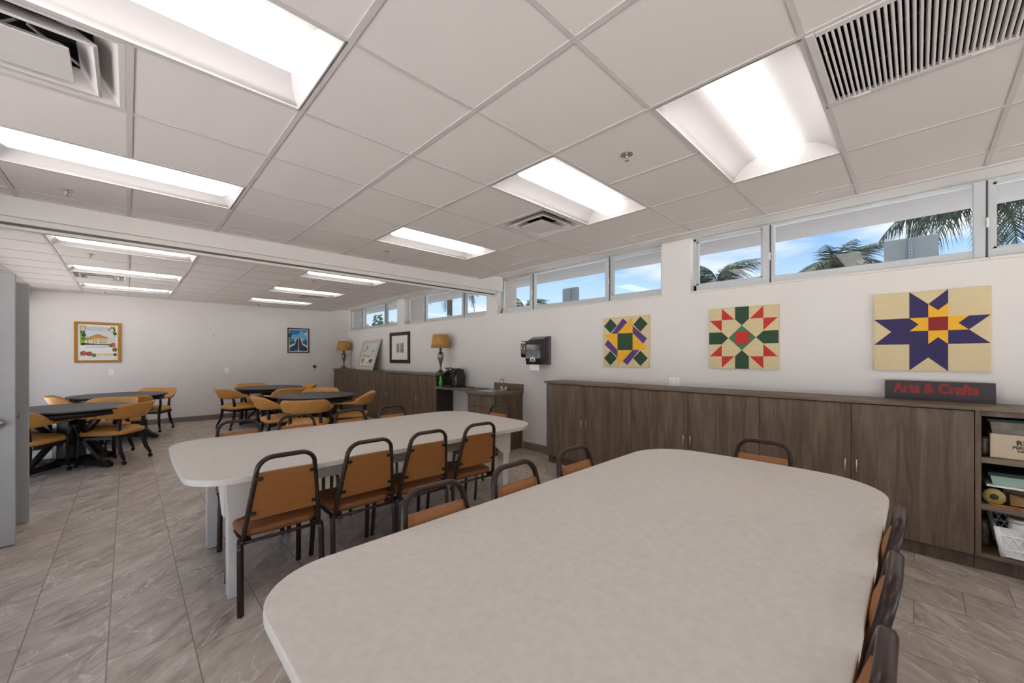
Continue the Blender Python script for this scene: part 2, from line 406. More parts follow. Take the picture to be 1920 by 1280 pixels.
# ------------------------------------------------------------------ windows
def window(i, y0, y1):
    root = sempty('window_%d' % i, (XW, (y0 + y1) / 2, 2.12))
    ox, oy, oz = root.location
    def B(b, x0, x1, a, c, z0, z1, **k): box(b, x0 - ox, x1 - ox, a - oy, c - oy, z0 - oz, z1 - oz, **k)
    fx0, fx1 = XW + .085, XW + .135
    b = new()
    B(b, fx0, fx1, y0, y1, 2.14, 2.215, bev=.003); B(b, fx0, fx1, y0, y1, SZ - .028, SZ, bev=.003)
    B(b, fx0, fx1, y0, y0 + .03, 2.15, SZ); B(b, fx0, fx1, y1 - .03, y1, 2.15, SZ)
    obj('window_frame', b, ALU, root)
    ym1 = y1 - .72; ym0 = ym1 - 1.36     # left mullion (farther), right mullion (nearer)
    for ym, sgn in ((ym1, 1), (ym0, -1)):
        b = new()
        B(b, fx0 - .012, fx1, ym - .008, ym + .052, 2.15, SZ - .01, bev=.003); B(b, fx0 - .004, fx1 + .002, ym - .02, ym - .008, 2.15, SZ - .01, mi=1)
        B(b, fx0 + .002, fx1, ym - .045, ym - .02, 2.15, SZ - .01)
        mo = obj('mullion', b, [ALU, ALUD], root)
        b = new()
        tube(b, [(fx0 - .02 - ox, ym - .015 - oy, 2.37 - oz), (fx0 - .034 - ox, ym - .015 - oy, 2.40 - oz), (fx0 - .02 - ox, ym - .015 - oy, 2.44 - oz)], .007, 6)
        obj('latch', b, WPL, mo)
    b = new()
    for a, c in ((y0 + .03, ym0 - .04), (ym1 + .05, y1 - .03)):
        B(b, fx0 + .012, fx1 - .005, a, c, 2.215, 2.230); B(b, fx0 + .012, fx1 - .005, a, c, SZ - .044, SZ - .028)
        B(b, fx0 + .012, fx1 - .005, a, a + .022, 2.215, SZ - .03); B(b, fx0 + .012, fx1 - .005, c - .022, c, 2.215, SZ - .03)
    obj('sash', b, ALU, root)
    for a, c in ((y0 + .05, ym0 - .045), (ym0 + .05, ym1 - .045), (ym1 + .05, y1 - .05)):
        b = new(); B(b, XW + .108, XW + .112, a, c, 2.21, SZ - .028); obj('glass_pane', b, GLASS, root)
    b = new(); n = int((y1 - y0) / .2)
    for k in range(n + 1):
        a = y0 + (y1 - y0) * k / (n + 1); c = y0 + (y1 - y0) * (k + 1) / (n + 1)
        B(b, XW - .012, fx0, a + .0008, c - .0008, 2.120, 2.140, bev=.002)
    obj('window_sill', b, WHTEDGE, root)
for i, (a, c) in enumerate(WINS): window(i + 1, a, c)
for i, (a, c) in enumerate(FILL_GL):  # added side glazing, out of view, lets daylight reach the ceiling
    root = sempty('window_%d' % (5 + i), (XL - .075, a, 0)); L_ = c - a; n = round(L_ / 1.3); b = new()
    box(b, -.03, .03, 0, L_, .002, .06); box(b, -.03, .03, 0, L_, 2.29, 2.35)
    for k in range(n + 1):
        y = .03 + (L_ - .06) * k / n; box(b, -.03, .03, y - .03, y + .03, .06, 2.29)
    obj('window_frame', b, ALU, root)
    for k in range(n):
        b = new(); box(b, -.003, .003, .06 + (L_ - .06) * k / n, (L_ - .06) * (k + 1) / n, .06, 2.29); obj('glass_pane', b, GLASS, root)
root = sempty('window_7', (-1.1, YB - .075, 0)); L_ = 4.7; b = new()  # added rear glazing, out of view, more daylight for the front ceiling
box(b, 0, L_, -.03, .03, .002, .06); box(b, 0, L_, -.03, .03, 2.29, 2.35)
for k in range(5): x = .03 + (L_ - .06) * k / 4; box(b, x - .03, x + .03, -.03, .03, .06, 2.29)
obj('window_frame', b, ALU, root)
for k in range(4):
    b = new(); box(b, .06 + (L_ - .06) * k / 4, (L_ - .06) * (k + 1) / 4, -.003, .003, .06, 2.29); obj('glass_pane', b, GLASS, root)

# ------------------------------------------------------------------ doors at left (two open leaves)
def door(i, y, zk):
    root = sempty('door_%d' % i, (XL, y, 0))
    b = new(); box(b, .004, .94, 0, .044, .008, 2.053, bev=.003); obj('door_leaf', b, DOORP, root)
    b = new()
    lathe(b, [(.034, 0), (.034, -.008), (.014, -.014), (.013, -.035), (.026, -.045), (.031, -.06), (.026, -.074), (0.001, -.08)], 20, (.862, 0, zk), ax=1)
    obj('door_knob', b, CHROME, root)
    b = new()
    for z in (.2, 1.0, 1.85): box(b, -.004, .012, -.006, .004, z, z + .1)
    obj('hinge', b, CHROME, root)
door(1, 4.76, .93); door(2, 5.32, .93)

# ------------------------------------------------------------------ recessed ceiling lights
def make_troffer(label, x0, y0, group=None):
    W_, D_ = 1.219, .6096
    t = thing('ceiling_light', label, 'ceiling light', (x0 + W_ / 2, y0 + D_ / 2, CZ), 0, 'recessed ceiling lights')
    hw, hd = W_ / 2 - .006, D_ / 2 - .006
    b = new()   # frame lip
    box(b, -hw, hw, -hd, -hd + .012, -.004, .010); box(b, -hw, hw, hd - .012, hd, -.004, .010)
    box(b, -hw, -hw + .012, -hd, hd, -.004, .010); box(b, hw - .012, hw, -hd, hd, -.004, .010)
    obj('frame', b, GRID, t)
    b = new()   # curved wings
    n = 10; prof = []
    for k in range(n + 1):
        u = k / n; y = .085 + (hd - .012 - .085) * u
        prof.append((y, .004 + .085 * math.sin(PI * (1 - u) ** .8 * .55) ** 1.1 if u < 1 else .004))
    for s in (-1, 1):
        P = [(s * y, z) for y, z in prof]
        for (ya, za), (yb, zb) in zip(P, P[1:]):
            f = poly(b, [(-hw + .012, ya, za), (hw - .012, ya, za), (hw - .012, yb, zb), (-hw + .012, yb, zb)]); f.smooth = True
    for s in (-1, 1):   # end pieces sloping up
        xa = s * (hw - .012)
        poly(b, [(xa, -hd + .012, .004), (xa, hd - .012, .004), (xa, hd - .012, .1), (xa, -hd + .012, .1)])
        for s2 in (-1, 1):
            P = [(s2 * y, z) for y, z in prof]
            for (ya, za), (yb, zb) in zip(P, P[1:]):
                ua = 1 - abs(ya) / hd; ub = 1 - abs(yb) / hd
                f = poly(b, [(xa, ya, .003), (xa, yb, .003), (xa - s * .07 * zb / .09, yb, zb + .001), (xa - s * .07 * za / .09, ya, za + .001)]); f.smooth = True
        zm = prof[0][1]; poly(b, [(xa, -.085, .003), (xa, .085, .003), (xa - s * .07 * zm / .09, .085, zm), (xa - s * .07 * zm / .09, -.085, zm)])
    box(b, -hw, hw, -hd, hd, .105, .112)
    bmesh.ops.remove_doubles(b, verts=list(b.verts), dist=.0005)
    obj('reflector', b, REFL, t)
    b = new(); m = 10; L0 = hw - .055
    secs = [( -L0, .35), (-L0 + .012, .8), (-L0 + .04, 1), (L0 - .04, 1), (L0 - .012, .8), (L0, .35)]
    rings = []
    for x, s in secs:
        rings.append([b.verts.new((x, -.108 * (s ** .4) * math.cos(PI * j / m), .080 - .078 * s * math.sin(PI * j / m) ** .8)) for j in range(m + 1)])
    for A, B in zip(rings, rings[1:]):
        for j in range(m):
            f = b.faces.new((A[j], A[j + 1], B[j + 1], B[j])); f.smooth = True
    b.faces.new(rings[0]); b.faces.new(rings[-1])
    obj('lens', b, LENS, t)
    return t
LL_ = ['ceiling light nearest the slatted return grille, above the near white table', 'ceiling light beside the square air diffuser in the middle of the front ceiling',
       'ceiling light just before the beam, above the right end of the far white table', 'large ceiling light cut by the top edge, above the left side',
       'long ceiling light at the left edge of the photo just before the beam', 'unseen ceiling light added behind the camera on the left side', 'unseen ceiling light added behind the camera on the right side']  # last two are extra lights out of view, added for illumination
lt = make_troffer(LL_[0], *[FRONT_L[0][i] for i in (0, 2)])
for lab, r in zip(LL_[1:], FRONT_L[1:]): dup(lt, (r[0] + .6095, r[2] + .3048, CZ), 0, lab)
BL = ['first ceiling light past the beam on the left', 'first ceiling light past the beam on the right', 'second ceiling light past the beam on the left, next to the air diffuser',
      'second ceiling light past the beam on the right, next to the air diffuser', 'ceiling light closest to the far wall on the left', 'ceiling light closest to the far wall on the right']
for lab, r in zip(BL, BACK_L): dup(lt, (r[0] + .6095, (r[2] + r[3]) / 2, CZ), 0, lab)

# ------------------------------------------------------------------ air diffusers
VENT = mat('vent_white', (205, 200, 197), .5, var=.01)
VOID = mat('duct_dark', (26, 21, 18), .8, var=.2)
def make_diffuser(label, x0, y0):
    t = thing('air_diffuser', label, 'air vent', (x0 + U / 2, y0 + U / 2, CZ), 0, 'square ceiling air diffusers')
    H = U / 2 - .013
    b = new()
    def ring(bm_, r0, z0, r1, z1, th=.002):
        for s in range(4):
            M = Matrix.Rotation(s * PI / 2, 4, 'Z')
            pts = [(-r0, -r0, z0), (r0, -r0, z0), (r1, -r1, z1), (-r1, -r1, z1)]
            poly(bm_, [M @ Vector(p) for p in pts])
    ring(b, H, -.003, H - .02, -.003); ring(b, H - .02, -.003, H - .035, .012); ring(b, H - .035, .012, .20, .075)
    obj('frame', b, VENT, t)
    b = new(); ring(b, .20, .075, .20, .16); box(b, -.23, .23, -.23, .23, .16, .165); obj('duct', b, VOID, t)
    for k, (ro, ri, zo, zi) in enumerate([(.215, .15, -.012, .055), (.135, .0, -.02, -.02)]):
        b = new()
        if ri > 0:
            ring(b, ro - .012, zo, ri, zi); ring(b, ro, zo + .004, ri, zi + .006); ring(b, ro, zo + .004, ro - .012, zo)
        else:
            box(b, -ro, ro, -ro, ro, zo, zo + .006, bev=.002); ring(b, ro, zo + .006, ro - .03, zo + .03)
        obj('blade', b, VENT, t)
    b = new()
    for s in range(4):
        M = Matrix.Rotation(s * PI / 2 + PI / 4, 4, 'Z')
        tube(b, [M @ Vector((0, .02, .10)), M @ Vector((0, .30, .06))], .006, 6)
    obj('bracket', b, VENT, t)
    return t
df = make_diffuser('square air diffuser in the front ceiling beside the middle ceiling light', DIFF[0][0], DIFF[0][2])
dup(df, (DIFF[1][0] + U / 2, DIFF[1][2] + U / 2, CZ), 0, 'large air diffuser at the top left corner of the photo')
dup(df, (DIFF[2][0] + U / 2, DIFF[2][2] + U / 2, CZ), 0, 'air diffuser past the beam, on the left between two ceiling lights')
dup(df, (DIFF[3][0] + U / 2, DIFF[3][2] + U / 2, CZ), 0, 'air diffuser past the beam, on the right between two ceiling lights')

# return grille
t = thing('return_grille', 'white slatted square return air grille at top right of the ceiling', 'air vent', ((RET[0] + RET[1]) / 2, (RET[2] + RET[3]) / 2, CZ))
H = U / 2 - .006; b = new()
for s in range(4):
    M = Matrix.Rotation(s * PI / 2, 4, 'Z'); g = bmesh.new()
    box(g, -H + .029, H, -H, -H + .028, -.008, .012, bev=.002); merge(b, g, 0, M)
obj('frame', b, VENT, t)
b = new(); box(b, -H, H, -H, H, .10, .104); 
for s in range(4):
    M = Matrix.Rotation(s * PI / 2, 4, 'Z'); g = bmesh.new(); box(g, -H, H, -H, -H + .004, .01, .1); merge(b, g, 0, M)
obj('duct', b, VOID, t)
n = 30
for k in range(n):
    y = -H + .04 + (2 * H - .08) * k / (n - 1); b = new(); g = bmesh.new()
    box(g, -H + .026, H - .026, -.0042, .0042, -.012, .012, bev=.0025); merge(b, g, 0, Matrix.Translation((0, y, .004)) @ Matrix.Rotation(math.radians(-12), 4, 'X'))
    obj('slat', b, VENT, t)
for x in (-.1, .1):
    b = new(); tube(b, [(x, -H + .02, .024), (x, H - .02, .024)], .004, 6); obj('tie_rod', b, GREYP, t)
for y in (-.18, .18):
    b = new(); box(b, H - .02, H - .002, y - .03, y + .03, -.012, -.006, bev=.002); obj('latch', b, VENT, t)

# sprinklers
def sprinkler(x, y, lab):
    t = thing('sprinkler_head', lab, 'sprinkler', (x, y, CZ), 0, 'ceiling sprinkler heads')
    b = new(); lathe(b, [(.036, -.003), (.036, 0), (.02, .004)], 20); obj('escutcheon', b, CHROME, t)
    b = new(); tube(b, [(0, 0, 0), (0, 0, -.022)], .008, 8)
    for s in (-1, 1): tube(b, [(s * .008, 0, -.012), (s * .013, 0, -.024), (0, 0, -.038)], .002, 6)
    lathe(b, [(.002, -.042), (.015, -.040), (.015, -.038), (.002, -.037)], 12); obj('deflector', b, CHROME, t)
for x, y, l in ((-.32, 4.34, 'sprinkler head at the left just before the beam'), (2.15, 1.22, 'sprinkler head nearest the camera, between two ceiling lights'),
                (2.14, 4.29, 'sprinkler head before the beam below the small ceiling light'), (-.32, 6.86, 'sprinkler head past the beam on the left after the first light'),
                (2.15, 6.81, 'sprinkler head past the beam on the right after the first light'), (-.32, 10.72, 'sprinkler head next to the far wall on the left'),
                (2.2, 10.72, 'sprinkler head next to the far wall on the right')): sprinkler(x, y, l)

# ------------------------------------------------------------------ cabinets
def handle(bm_, x, y, z0, z1):
    tube(bm_, [(x, y, z0), (x - .028, y, z0 + .004), (x - .03, y, z0 + .012), (x - .03, y, z1 - .012), (x - .028, y, z1 - .004), (x, y, z1)], .0045, 8)
def cabinet(ya, yb, lab, xf=4.05, top=1.07, hz=(.53, .637), group=None):
    # ya > yb ; door seam in the middle
    t = thing('cabinet', lab, 'cabinet', (xf, (ya + yb) / 2, 0), 0, group)
    h = (ya - yb) / 2
    b = new(); box(b, .02, XW - xf - .002, -h + .001, h - .001, .10, top - .001); obj('body', b, DARKIN, t)
    b = new(); box(b, .05, .07, -h, h, .002, .099); obj('kickboard', b, KICK, t)
    for s in (-1, 1):
        b = new(); y0, y1 = (0.002, h - .002) if s > 0 else (-h + .002, -.002)
        box(b, 0, .018, y0, y1, .105, top - .008, bev=.0012); d = obj('door', b, WOODV, t)
        b = new(); handle(b, 0, s * .034, *hz); obj('handle', b, CHROME, d)
    return t
G1 = 'low cabinets under the quilt panels'
cabinet(3.495, 2.245, 'wood laminate cabinet at the far end of the right run, below the leftmost quilt panel', group=G1)
cabinet(2.245, .99, 'middle cabinet of the right run, below the red and green quilt panel', group=G1)
cabinet(.99, -.265, 'cabinet of the right run next to the open shelves', group=G1)
b = new(); box(b, 4.025, XW - .001, -1.62, 3.515, 1.071, 1.095, bev=.0015)
tag(obj('countertop', b, WOODH), 'long wood laminate counter over the cabinets along the right wall', 'countertop')
G2 = 'low cabinets against the far part of the window wall'
ys = [11.165, 9.92, 8.665, 7.41, 6.155]
ll = ['wood cabinet in the far corner under the farther lamp', 'wood cabinet below the leaning white-framed watercolour', 'wood cabinet below the dark-framed picture', 'wood cabinet next to the coffee counter, below the nearer lamp']
for a, c, l in zip(ys, ys[1:], ll): cabinet(a, c, l, hz=(.55, .66), group=G2)
b = new(); box(b, 4.025, XW - .001, 6.14, YF - .005, 1.071, 1.095, bev=.0015)
tag(obj('countertop', b, WOODH), 'wood laminate counter carrying the two table lamps', 'countertop')

# open shelf unit at right
t = thing('shelf_unit', 'open wood shelf unit holding craft supplies at the right edge', 'shelf', (4.05, -.94, 0))
def SB(nm, x0, x1, y0, y1, z0, z1, m=WOODV): b = new(); box(b, x0 - 4.05, x1 - 4.05, y0 + .94, y1 + .94, z0, z1, bev=.001); return obj(nm, b, m, t)
SB('side_panel', 4.055, XW - .002, -.295, -.268, .10, 1.068); SB('side_panel', 4.055, XW - .002, -1.6, -1.575, .10, 1.068)
SB('back_panel', XW - .012, XW - .002, -1.574, -.296, .128, 1.066, DARKIN)
SB('top_rail', 4.055, 4.075, -1.574, -.296, 1.035, 1.068)
SB('shelf', 4.06, XW - .013, -1.574, -.296, .725, .762, WOODH); SB('shelf', 4.06, XW - .013, -1.574, -.296, .415, .452, WOODH); SB('shelf', 4.055, XW - .013, -1.574, -.296, .10, .127, WOODH)
SB('kickboard', 4.10, 4.12, -1.6, -.268, .002, .099, KICK)

# things on the open shelves
KRAFT = mat('cardboard', (205, 188, 162), .8, var=.04, scale=60)
t = thing('cardboard_box', 'printed cardboard box on the top shelf of the open unit', 'box', (4.24, -.53, .762))
b = new(); box(b, -.145, .145, -.195, .195, .002, .160, bev=.002); obj('carton', b, KRAFT, t)
INK = flat('box_ink', (38, 34, 32))
MX = lambda x, y, z: Matrix.Translation((x, y, z)) @ Matrix(((0, 0, -1, 0), (-1, 0, 0, 0), (0, 1, 0, 0), (0, 0, 0, 1)))
text('lettering', 'RU', .042, INK, MX(-.1462, .088, .108), t, off=.0012, align='LEFT', xs=1.1)
text('lettering', 'PERIS', .026, INK, MX(-.1462, .102, .078), t, off=.0006, align='LEFT')
text('lettering', 'INSU', .017, INK, MX(-.1462, .083, .056), t, off=.0005, align='LEFT')
CLR = mat('clear_plastic', (112, 102, 86), .45, var=.4, scale=16)
GREEN = flat('dark_green_lid', (20, 48, 42), .6)
t = thing('storage_bin', 'shallow clear bin with dark green lid on top of the cardboard box', 'bin', (4.24, -.57, .925))
b = new(); prism(b, [(-.236, .075), (-.226, 0), (.226, 0), (.236, .075)], 0, -.15, .15); obj('tray', b, CLR, t)
b = new(); box(b, -.158, .158, -.25, .25, .076, .092, bev=.004); obj('lid', b, GREEN, t)
MINT = mat('mint_plastic', (150, 176, 160), .35, var=.03)
t = thing('storage_bin', 'mint plastic bin with dark green lid on the middle shelf', 'bin', (4.24, -.585, .583))
b = new(); prism(b, [(-.25, .062), (-.238, 0), (.238, 0), (.25, .062)], 0, -.15, .15); obj('tray', b, MINT, t)
b = new(); box(b, -.16, .16, -.26, .26, .063, .084, bev=.004); obj('lid', b, GREEN, t)
b = new(); box(b, 4.083, 4.40, -.84, -.318, .570, .582, bev=.003); tag(obj('white_tray', b, WPL), 'thin white tray under the mint bin', 'tray')
RIB = mat('yellow_ribbon', (172, 150, 84), .5, var=.15, scale=60)
t = thing('ribbon_spool', 'spool of yellow ribbon on the middle shelf beside the panel', 'spool', (4.11, -.352, .453))
b = new(); lathe(b, [(.012, -.016), (.05, -.016), (.05, .016), (.012, .016)], 28, (0, 0, .0505), ax=0); obj('ribbon', b, RIB, t)
b = new(); lathe(b, [(.012, -.0175), (.02, -.0175), (.02, .0175), (.012, .0175)], 18, (0, 0, .0505), ax=0); obj('hub', b, flat('spool_hub', (60, 50, 36)), t)
b = new()
box(b, 4.20, 4.38, -.84, -.40, .453, .569, mi=0)
tag(obj('craft_box', b, mat('craft_box_brown', (108, 88, 60), .8, var=.3, scale=12)), 'brown box of craft supplies under the white tray', 'box')
for k in range(5):
    b = new(); tube(b, [(4.10 + .012 * k, -.42, .47 + .012 * k), (4.09 + .02 * k, -.80, .46 + .012 * (4 - k) * .5)], .008, 6)
    tag(obj('dowel', b, mat('dowel_wood', (176, 140, 92), .7, var=.15)), 'wooden craft dowel on the middle shelf, ' + ('lowest and frontmost of the bundle', 'second lowest of the bundle', 'middle one of the bundle', 'second highest of the bundle', 'highest and rearmost of the bundle')[k], 'dowel', 'craft dowels on the middle shelf')
b = new(); box(b, 4.075, 4.10, -.80, -.33, .453, .460); tag(obj('copper_strip', b, mat('copper_foil', (196, 110, 40), .3, .6, var=.1)), 'shiny copper coloured strip lying along the middle shelf edge', 'strip')
# basket
t = thing('plastic_basket', 'white plastic basket with diamond holes on the bottom shelf', 'basket', (4.22, -.60, .136))
b = new(); zs = [0.0, .035, .075, .115, .155, .19]; nx = 12
def bw(z): return .16 + .03 * z / .19, .215 + .03 * z / .19
box(b, -.155, .155, -.21, .21, 0, .005)
tube(b, [(sx * (.19), sy * .245, .19) for sx, sy in ((-1, -1), (1, -1), (1, 1), (-1, 1))], .006, 6, closed=True)
for side in range(4):
    for k in range(nx + 1):
        for d in (-1, 1):
            pts = []
            for j in range(7):
                z = .19 * j / 6; u = -1 + 2 * (k + d * (j - 3) * .45) / nx
                if abs(u) > 1.001: pts.append(None); continue
                hx, hy = bw(z)
                pts.append(((hx * u, -hy, z), (hx, hy * u, z), (-hx * u, hy, z), (-hx, -hy * u, z))[side])
            run = []
            for p in pts + [None]:
                if p is None:
                    if len(run) > 1: tube(b, run, .0038, 4)
                    run = []
                else: run.append(p)
for z in (.005, .05, .14):
    hx, hy = bw(z); tube(b, [(-hx, -hy, z), (hx, -hy, z), (hx, hy, z), (-hx, hy, z)], .007, 4, closed=True)
for sx in (-1, 1):
    for sy in (-1, 1): tube(b, [(sx * .16, sy * .215, 0), (sx * .19, sy * .245, .19)], .014, 6)
for (x0, y0, x1, y1) in ((-.159, .217, -.189, .247),):
    poly(b, [(-.159, .217, 0), (-.159, .13, 0), (-.189, .15, .19), (-.189, .247, .19)])
obj('basket_mesh', b, WPL, t)
t = thing('plastic_jar', 'white lidded plastic jar standing in the basket', 'jar', (4.14, -.462, .150))
b = new(); lathe(b, [(.045, 0), (.048, .02), (.048, .19), (.042, .2)], 20); obj('jar_body', b, WPL, t)
b = new(); lathe(b, [(.051, .2), (.051, .222), (.045, .226)], 20); obj('lid', b, mat('jar_lid', (214, 205, 190), .4), t)
b = new(); cushion(b, .16, .16, 0, .06, r=.05, bulge=.02); bo = obj('fabric_bundle', b, flat('blue_fabric', (30, 50, 140))); bo.location = (4.24, -.63, .262); tag(bo, 'blue fabric bundle inside the white basket', 'fabric')
b = new(); cushion(b, .10, .1, 0, .05, r=.04, bulge=.02); bo = obj('fabric_bundle', b, flat('red_fabric', (170, 40, 36))); bo.location = (4.12, -.68, .262); tag(bo, 'red fabric bundle on the basket, beside the blue one', 'fabric')
b = new(); cushion(b, .22, .22, 0, .085, r=.06, bulge=.015); bo = obj('fabric_bundle', b, flat('cream_fabric', (188, 186, 120))); bo.location = (4.22, -.66, .150); tag(bo, 'yellow green paper bundle at the bottom of the basket', 'fabric')
b = new(); cushion(b, .10, .045, 0, .16, r=.02, bulge=.02); bo = obj('plastic_bag', b, mat('bag_film', (104, 92, 80), .2, var=.5, scale=30)); bo.location = (4.26, -.322, .128); tag(bo, 'crumpled clear plastic bag behind the white jar', 'bag')
b = new(); cushion(b, .10, .036, 0, .12, r=.015, bulge=.01); bo = obj('plastic_bag', b, mat('bag_film2', (84, 74, 60), .25, var=.5, scale=30)); bo.location = (4.17, -.3155, .763); tag(bo, 'dark plastic bag squeezed left of the cardboard box', 'bag')

# sink cabinet
SY0, SY1, SX = 4.31, 4.955, 3.845
t = thing('sink_cabinet', 'wood laminate sink cabinet between the white wall gap and the coffee counter', 'cabinet', (SX, (SY0 + SY1) / 2, 0))
def S(nm, x0, x1, y0, y1, z0, z1, m=WOODV, par=None, bev=.0012):
    b = new(); box(b, x0 - SX, x1 - SX, y0 - (SY0 + SY1) / 2, y1 - (SY0 + SY1) / 2, z0, z1, bev=bev); return obj(nm, b, m, par or t)
S('body', SX + .02, XW - .002, SY0, SY1, .002, .845)
S('drawer', SX, SX + .019, SY0 + .002, SY1 - .002, .665, .84)
for a, c in ((SY0 + .002, (SY0 + SY1) / 2 - .001), ((SY0 + SY1) / 2 + .001, SY1 - .002)):
    d = S('door', SX, SX + .019, a, c, .105, .66)
S('worktop', SX - .03, XW - .002, SY0 - .02, SY1 + .01, .847, .885, WOODH)
S('backsplash', XW - .022, XW - .002, SY0 - .02, SY1 + .01, .886, .992, WOODH)
STEEL = mat('stainless_steel', (176, 174, 170), .28, 1.0, var=.05, scale=60)
sk = thing('sink', 'small stainless steel sink set in the wood worktop', 'sink', (SX + .27, (SY0 + SY1) / 2 + .02, .886))
b = new()
o_, i_ = (.19, .2), (.155, .165)
for s in range(4):
    pass
for (a, c, z0, z1) in ((1, .82, .0035, .0035), (.82, .80, .0035, -.0), (.80, .5, 0.0, -.0)):
    pass
R = [(1.0, 0.0), (1.0, .004), (.84, .004), (.80, .0008), (.30, .0005)]
prev = None
for k, z in R:
    ring = []
    for cx, cy, a0 in ((1, 1, 0), (-1, 1, 90), (-1, -1, 180), (1, -1, 270)):
        for i in range(5):
            a = math.radians(a0 + 90 * i / 4); ring.append(b.verts.new(((cx * .15 + .04 * math.cos(a)) * k, (cy * .16 + .04 * math.sin(a)) * k, z)))
    if prev:
        for j in range(20): b.faces.new((prev[j], prev[(j + 1) % 20], ring[(j + 1) % 20], ring[j]))
    prev = ring
b.faces.new(prev); obj('basin', b, STEEL, sk)
b = new(); lathe(b, [(.025, .001), (.025, .004), (.01, .005)], 16); obj('drain', b, CHROME, sk)
fc = thing('faucet', 'chrome gooseneck faucet with two white handles behind the sink', 'faucet', (SX + .47, (SY0 + SY1) / 2 - .01, .886))
b = new(); box(b, -.02, .02, -.07, .07, .002, .018, bev=.006); obj('base', b, CHROME, fc)
b = new(); tube(b, [(0, 0, .018), (0, 0, .14)] + [(-.045 + .045 * math.cos(a), 0, .14 + .045 * math.sin(a)) for a in [PI * i / 8 for i in range(1, 8)]] + [(-.09, 0, .135), (-.092, 0, .105)], .008, 10); obj('spout', b, CHROME, fc)
for s in (-1, 1):
    b = new(); lathe(b, [(.017, .018), (.019, .035), (.014, .055), (.002, .058)], 14, (0, s * .05, 0)); h_ = obj('handle', b, WPL, fc)
    b = new(); tube(b, [(0, s * .05, .05), (-.01, s * .1, .068)], .004, 6); obj('lever', b, CHROME, h_)

# coffee counter
b = new(); box(b, 3.985, XW - .001, 5.10, 6.152, .845, .882, bev=.002)
tag(obj('counter_shelf', b, WOODH), 'lower wood counter shelf holding the coffee maker', 'counter')

# coffee maker
t = thing('coffee_maker', 'black pod coffee maker on the low counter', 'coffee maker', (4.22, 5.82, .883), 0)
b = new(); prism(b, [(.15, 0), (-.05, 0), (-.05, .19), (-.02, .29), (.04, .33), (.12, .31), (.16, .2)], 1, -.11, .11, bev=.008); obj('tank', b, BLK, t)
b = new(); box(b, -.15, -.03, -.1, .1, 0, .03, bev=.006); obj('drip_tray', b, BLK, t)
b = new(); prism(b, [(-.04, .17), (-.15, .18), (-.17, .26), (-.11, .30), (-.03, .29)], 1, -.09, .09, bev=.01); obj('brew_head', b, BLK, t)
b = new(); tube(b, [(-.05, -.085, .30), (-.14, -.085, .335), (-.14, .085, .335), (-.05, .085, .30)], .009, 8); obj('handle', b, CLIP, t)
b = new(); tube(b, [(-.06, -.03, .29), (-.10, -.03, .35)], .012, 8); obj('lever', b, CHROME, t)
b = new(); tube(b, [(4.30, 5.70, .888), (4.28, 5.6, .888), (4.33, 5.5, .888), (4.27, 5.4, .889), (4.24, 5.34, .892)], .0045, 6)
box(b, 4.225, 4.25, 5.29, 5.34, .884, .902, bev=.004)
pc = obj('power_cord', b, CLIP, t); pc.location = (-4.22, -5.82, -.883)
t = thing('soap_bottle', 'bright green dish soap bottle in front of the coffee maker', 'bottle', (4.06, 6.02, .883))
b = new(); lathe(b, [(.028, 0), (.036, .02), (.038, .08), (.026, .12), (.034, .15), (.018, .185)], 18, sy=1.0, sx=.7); obj('bottle_body', b, flat('green_soap', (30, 190, 50), .15), t)
b = new(); lathe(b, [(.014, .185), (.014, .205), (.008, .215)], 14); obj('cap', b, flat('soap_cap', (50, 140, 90), .3), t)
b = new(); box(b, -.0285, -.0265, -.02, .02, .04, .09); obj('bottle_label', b, flat('soap_label', (60, 170, 190), .4), t)

# lamps
def make_lamp(lab, loc):
    t = thing('table_lamp', lab, 'lamp', loc, 0, 'table lamps on the cabinets')
    b = new(); lathe(b, [(.10, 0), (.10, .012), (.085, .03), (.06, .045), (.04, .065)], 28); obj('base', b, NICKEL, t)
    b = new(); lathe(b, [(.035, .062), (.03, .085), (.017, .10), (.016, .13), (.02, .17), (.036, .24), (.054, .31), (.058, .35), (.048, .39), (.026, .42), (.016, .435), (.03, .45), (.036, .465), (.014, .475), (.012, .53)], 24)
    obj('stem', b, NICKEL, t)
    b = new(); tube(b, [(0, 0, .47), (0, 0, .74)], .007, 8)
    for s in range(3):
        a = s * 2 * PI / 3; tube(b, [(0, 0, .715), (.140 * math.cos(a), .140 * math.sin(a), .735)], .002, 4)
    obj('harp', b, NICKEL, t)
    b = new(); P = [(.182, .492), (.142, .742), (.139, .742), (.179, .492), (.182, .492)]
    rings = []
    for r, z in P[:4]:
        rings.append([b.verts.new((r * math.cos(2 * PI * j / 36), r * math.sin(2 * PI * j / 36), z)) for j in range(36)])
    for i in range(4):
        A, B = rings[i], rings[(i + 1) % 4]
        for j in range(36):
            f = b.faces.new((A[j], A[(j + 1) % 36], B[(j + 1) % 36], B[j])); f.smooth = True
    obj('lamp_shade', b, SHADE, t)
    return t
lp = make_lamp('table lamp with mustard shade near the coffee maker', (4.225, 6.27, 1.096))
dup(lp, (4.22, 10.90, 1.096), 0, 'table lamp with mustard shade in the far corner of the counter')

